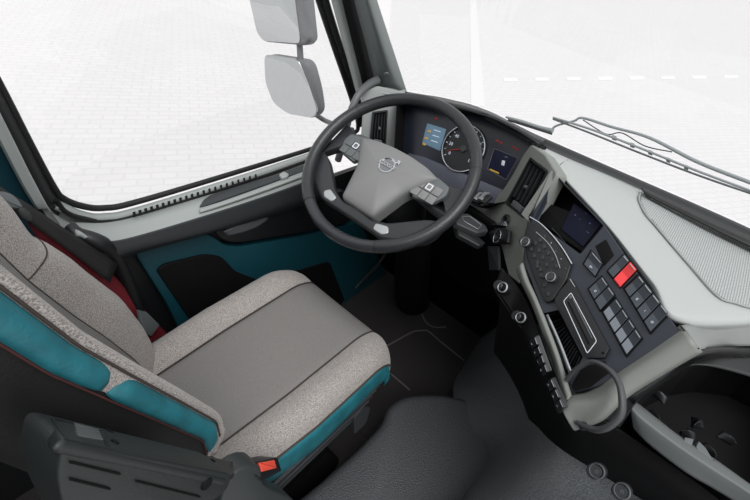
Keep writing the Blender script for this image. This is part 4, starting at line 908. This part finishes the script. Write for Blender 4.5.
# ---- seat belts
b1 = loft('seatbelt', [[A(p) for p in [Y(-30, 158, .93), Y(0, 186, .92), Y(30, 205, .91), Y(70, 232, .905), Y(118, 264, .90)]], [A(p) for p in [Y(-34, 174, .905), Y(0, 204, .90), Y(30, 223, .895), Y(68, 250, .89), Y(110, 283, .885)]]], M_belt, None, nu=4, nv=24, solid=.0015)
tag(b1, 'black seatbelt webbing slanting between backrest and pillar', 'seatbelt')
b2 = loft('seatbelt', [[Y(20, 200, .92), Y(40, 222, .92), Y(70, 240, .92), Y(105, 266, .92), Y(130, 294, .92), Y(152, 318, .92), Y(178, 345, .91)], [Y(24, 216, .905), Y(40, 240, .905), Y(62, 256, .905), Y(94, 282, .905), Y(118, 310, .905), Y(138, 335, .90), Y(160, 362, .89)]], M_maroon, None, nu=4, nv=30, solid=.0015)
tag(b2, 'maroon seatbelt webbing running down behind the seat bolster', 'seatbelt')
tg = thing('belt_tongue', 'dark grey belt tongue sleeve on maroon webbing beside cushion', 'belt tongue', Y(150, 322, .85))
TPn = Plane.three(Y(140, 312, .90), Y(158, 326, .90), Y(146, 332, .885))
plate('tongue_body', TPn, [(139, 310), (147, 312), (160, 325), (152, 336), (146, 334), (141, 322)], .0, .008, M_mid, tg, r=.004, bev=.002)
dl = thing('belt_guide', 'black plastic belt guide behind the upper backrest', 'belt guide', Y(10, 200, .93))
DP = Plane(Y(12, 200, .885), (-.1, -.9, .5))
plate('guide_body', DP, [(-20, 190), (8, 192), (18, 199), (24, 209), (15, 209), (-20, 203)], -.015, .004, M_mid, dl, r=.01, bev=.004)
plate('guide_cap', DP, [(17, 209), (24, 207), (31, 214), (33, 222), (28, 222), (20, 217)], -.01, .006, M_black, dl, r=.004, bev=.002)

# ================================================================== FLOOR DETAILS
def matline(nm, pts, r=.004): return tube_me([Z(a, b, .004) for a, b in pts], r, n=30, seg=8, flat=.6, up=A([0, 0, 1.]))
fm = thing('floor_mat', 'dark driver floor mat with grey bound edge lines', 'mat', (.3, .5, 0))
link('mat_sheet', rect_loft(-.1, .58, .30, .98, .004), M_mat, fm, solid=.004)
link('mat_binding', join([matline('a', [(375, 352), (392, 343), (412, 332), (420, 330.5), (428, 331), (440, 341), (466, 362)]), matline('b', [(386, 370), (396, 378), (410, 390)]), matline('c', [(426, 306), (422, 313), (426, 322), (434, 327), (446, 327)])]), M_matedge, fm, smooth=60)
tag(tube('cable', [Z(386, 252, .25), Z(380, 262, .2), Z(373, 270, .15), Z(362, 281, .08), Z(350, 293, .03), Z(340, 302, .012)], [.006, .009, .006, .005], M_dark, None, n=30), 'grey cable lying across the driver footwell floor', 'cable')
# ================================================================== LIGHT
w = D.worlds.new('world'); SC.world = w; w.use_nodes = True; bg = w.node_tree.nodes['Background']
bg.inputs['Color'].default_value = (.985, .99, 1, 1); bg.inputs['Strength'].default_value = .88
SC.view_settings.view_transform = 'Standard'; SC.view_settings.look = 'None'; SC.view_settings.gamma = 1; SC.view_settings.use_curve_mapping = False
sl = D.lights.new('daylight', 'SUN'); sl.energy = 2.3; sl.angle = math.radians(40); so = D.objects.new('daylight', sl); COL.objects.link(so)
so.rotation_euler = Vector((-.32, -.50, 1.0)).to_track_quat('Z', 'Y').to_euler()
SC.view_settings.exposure = 0
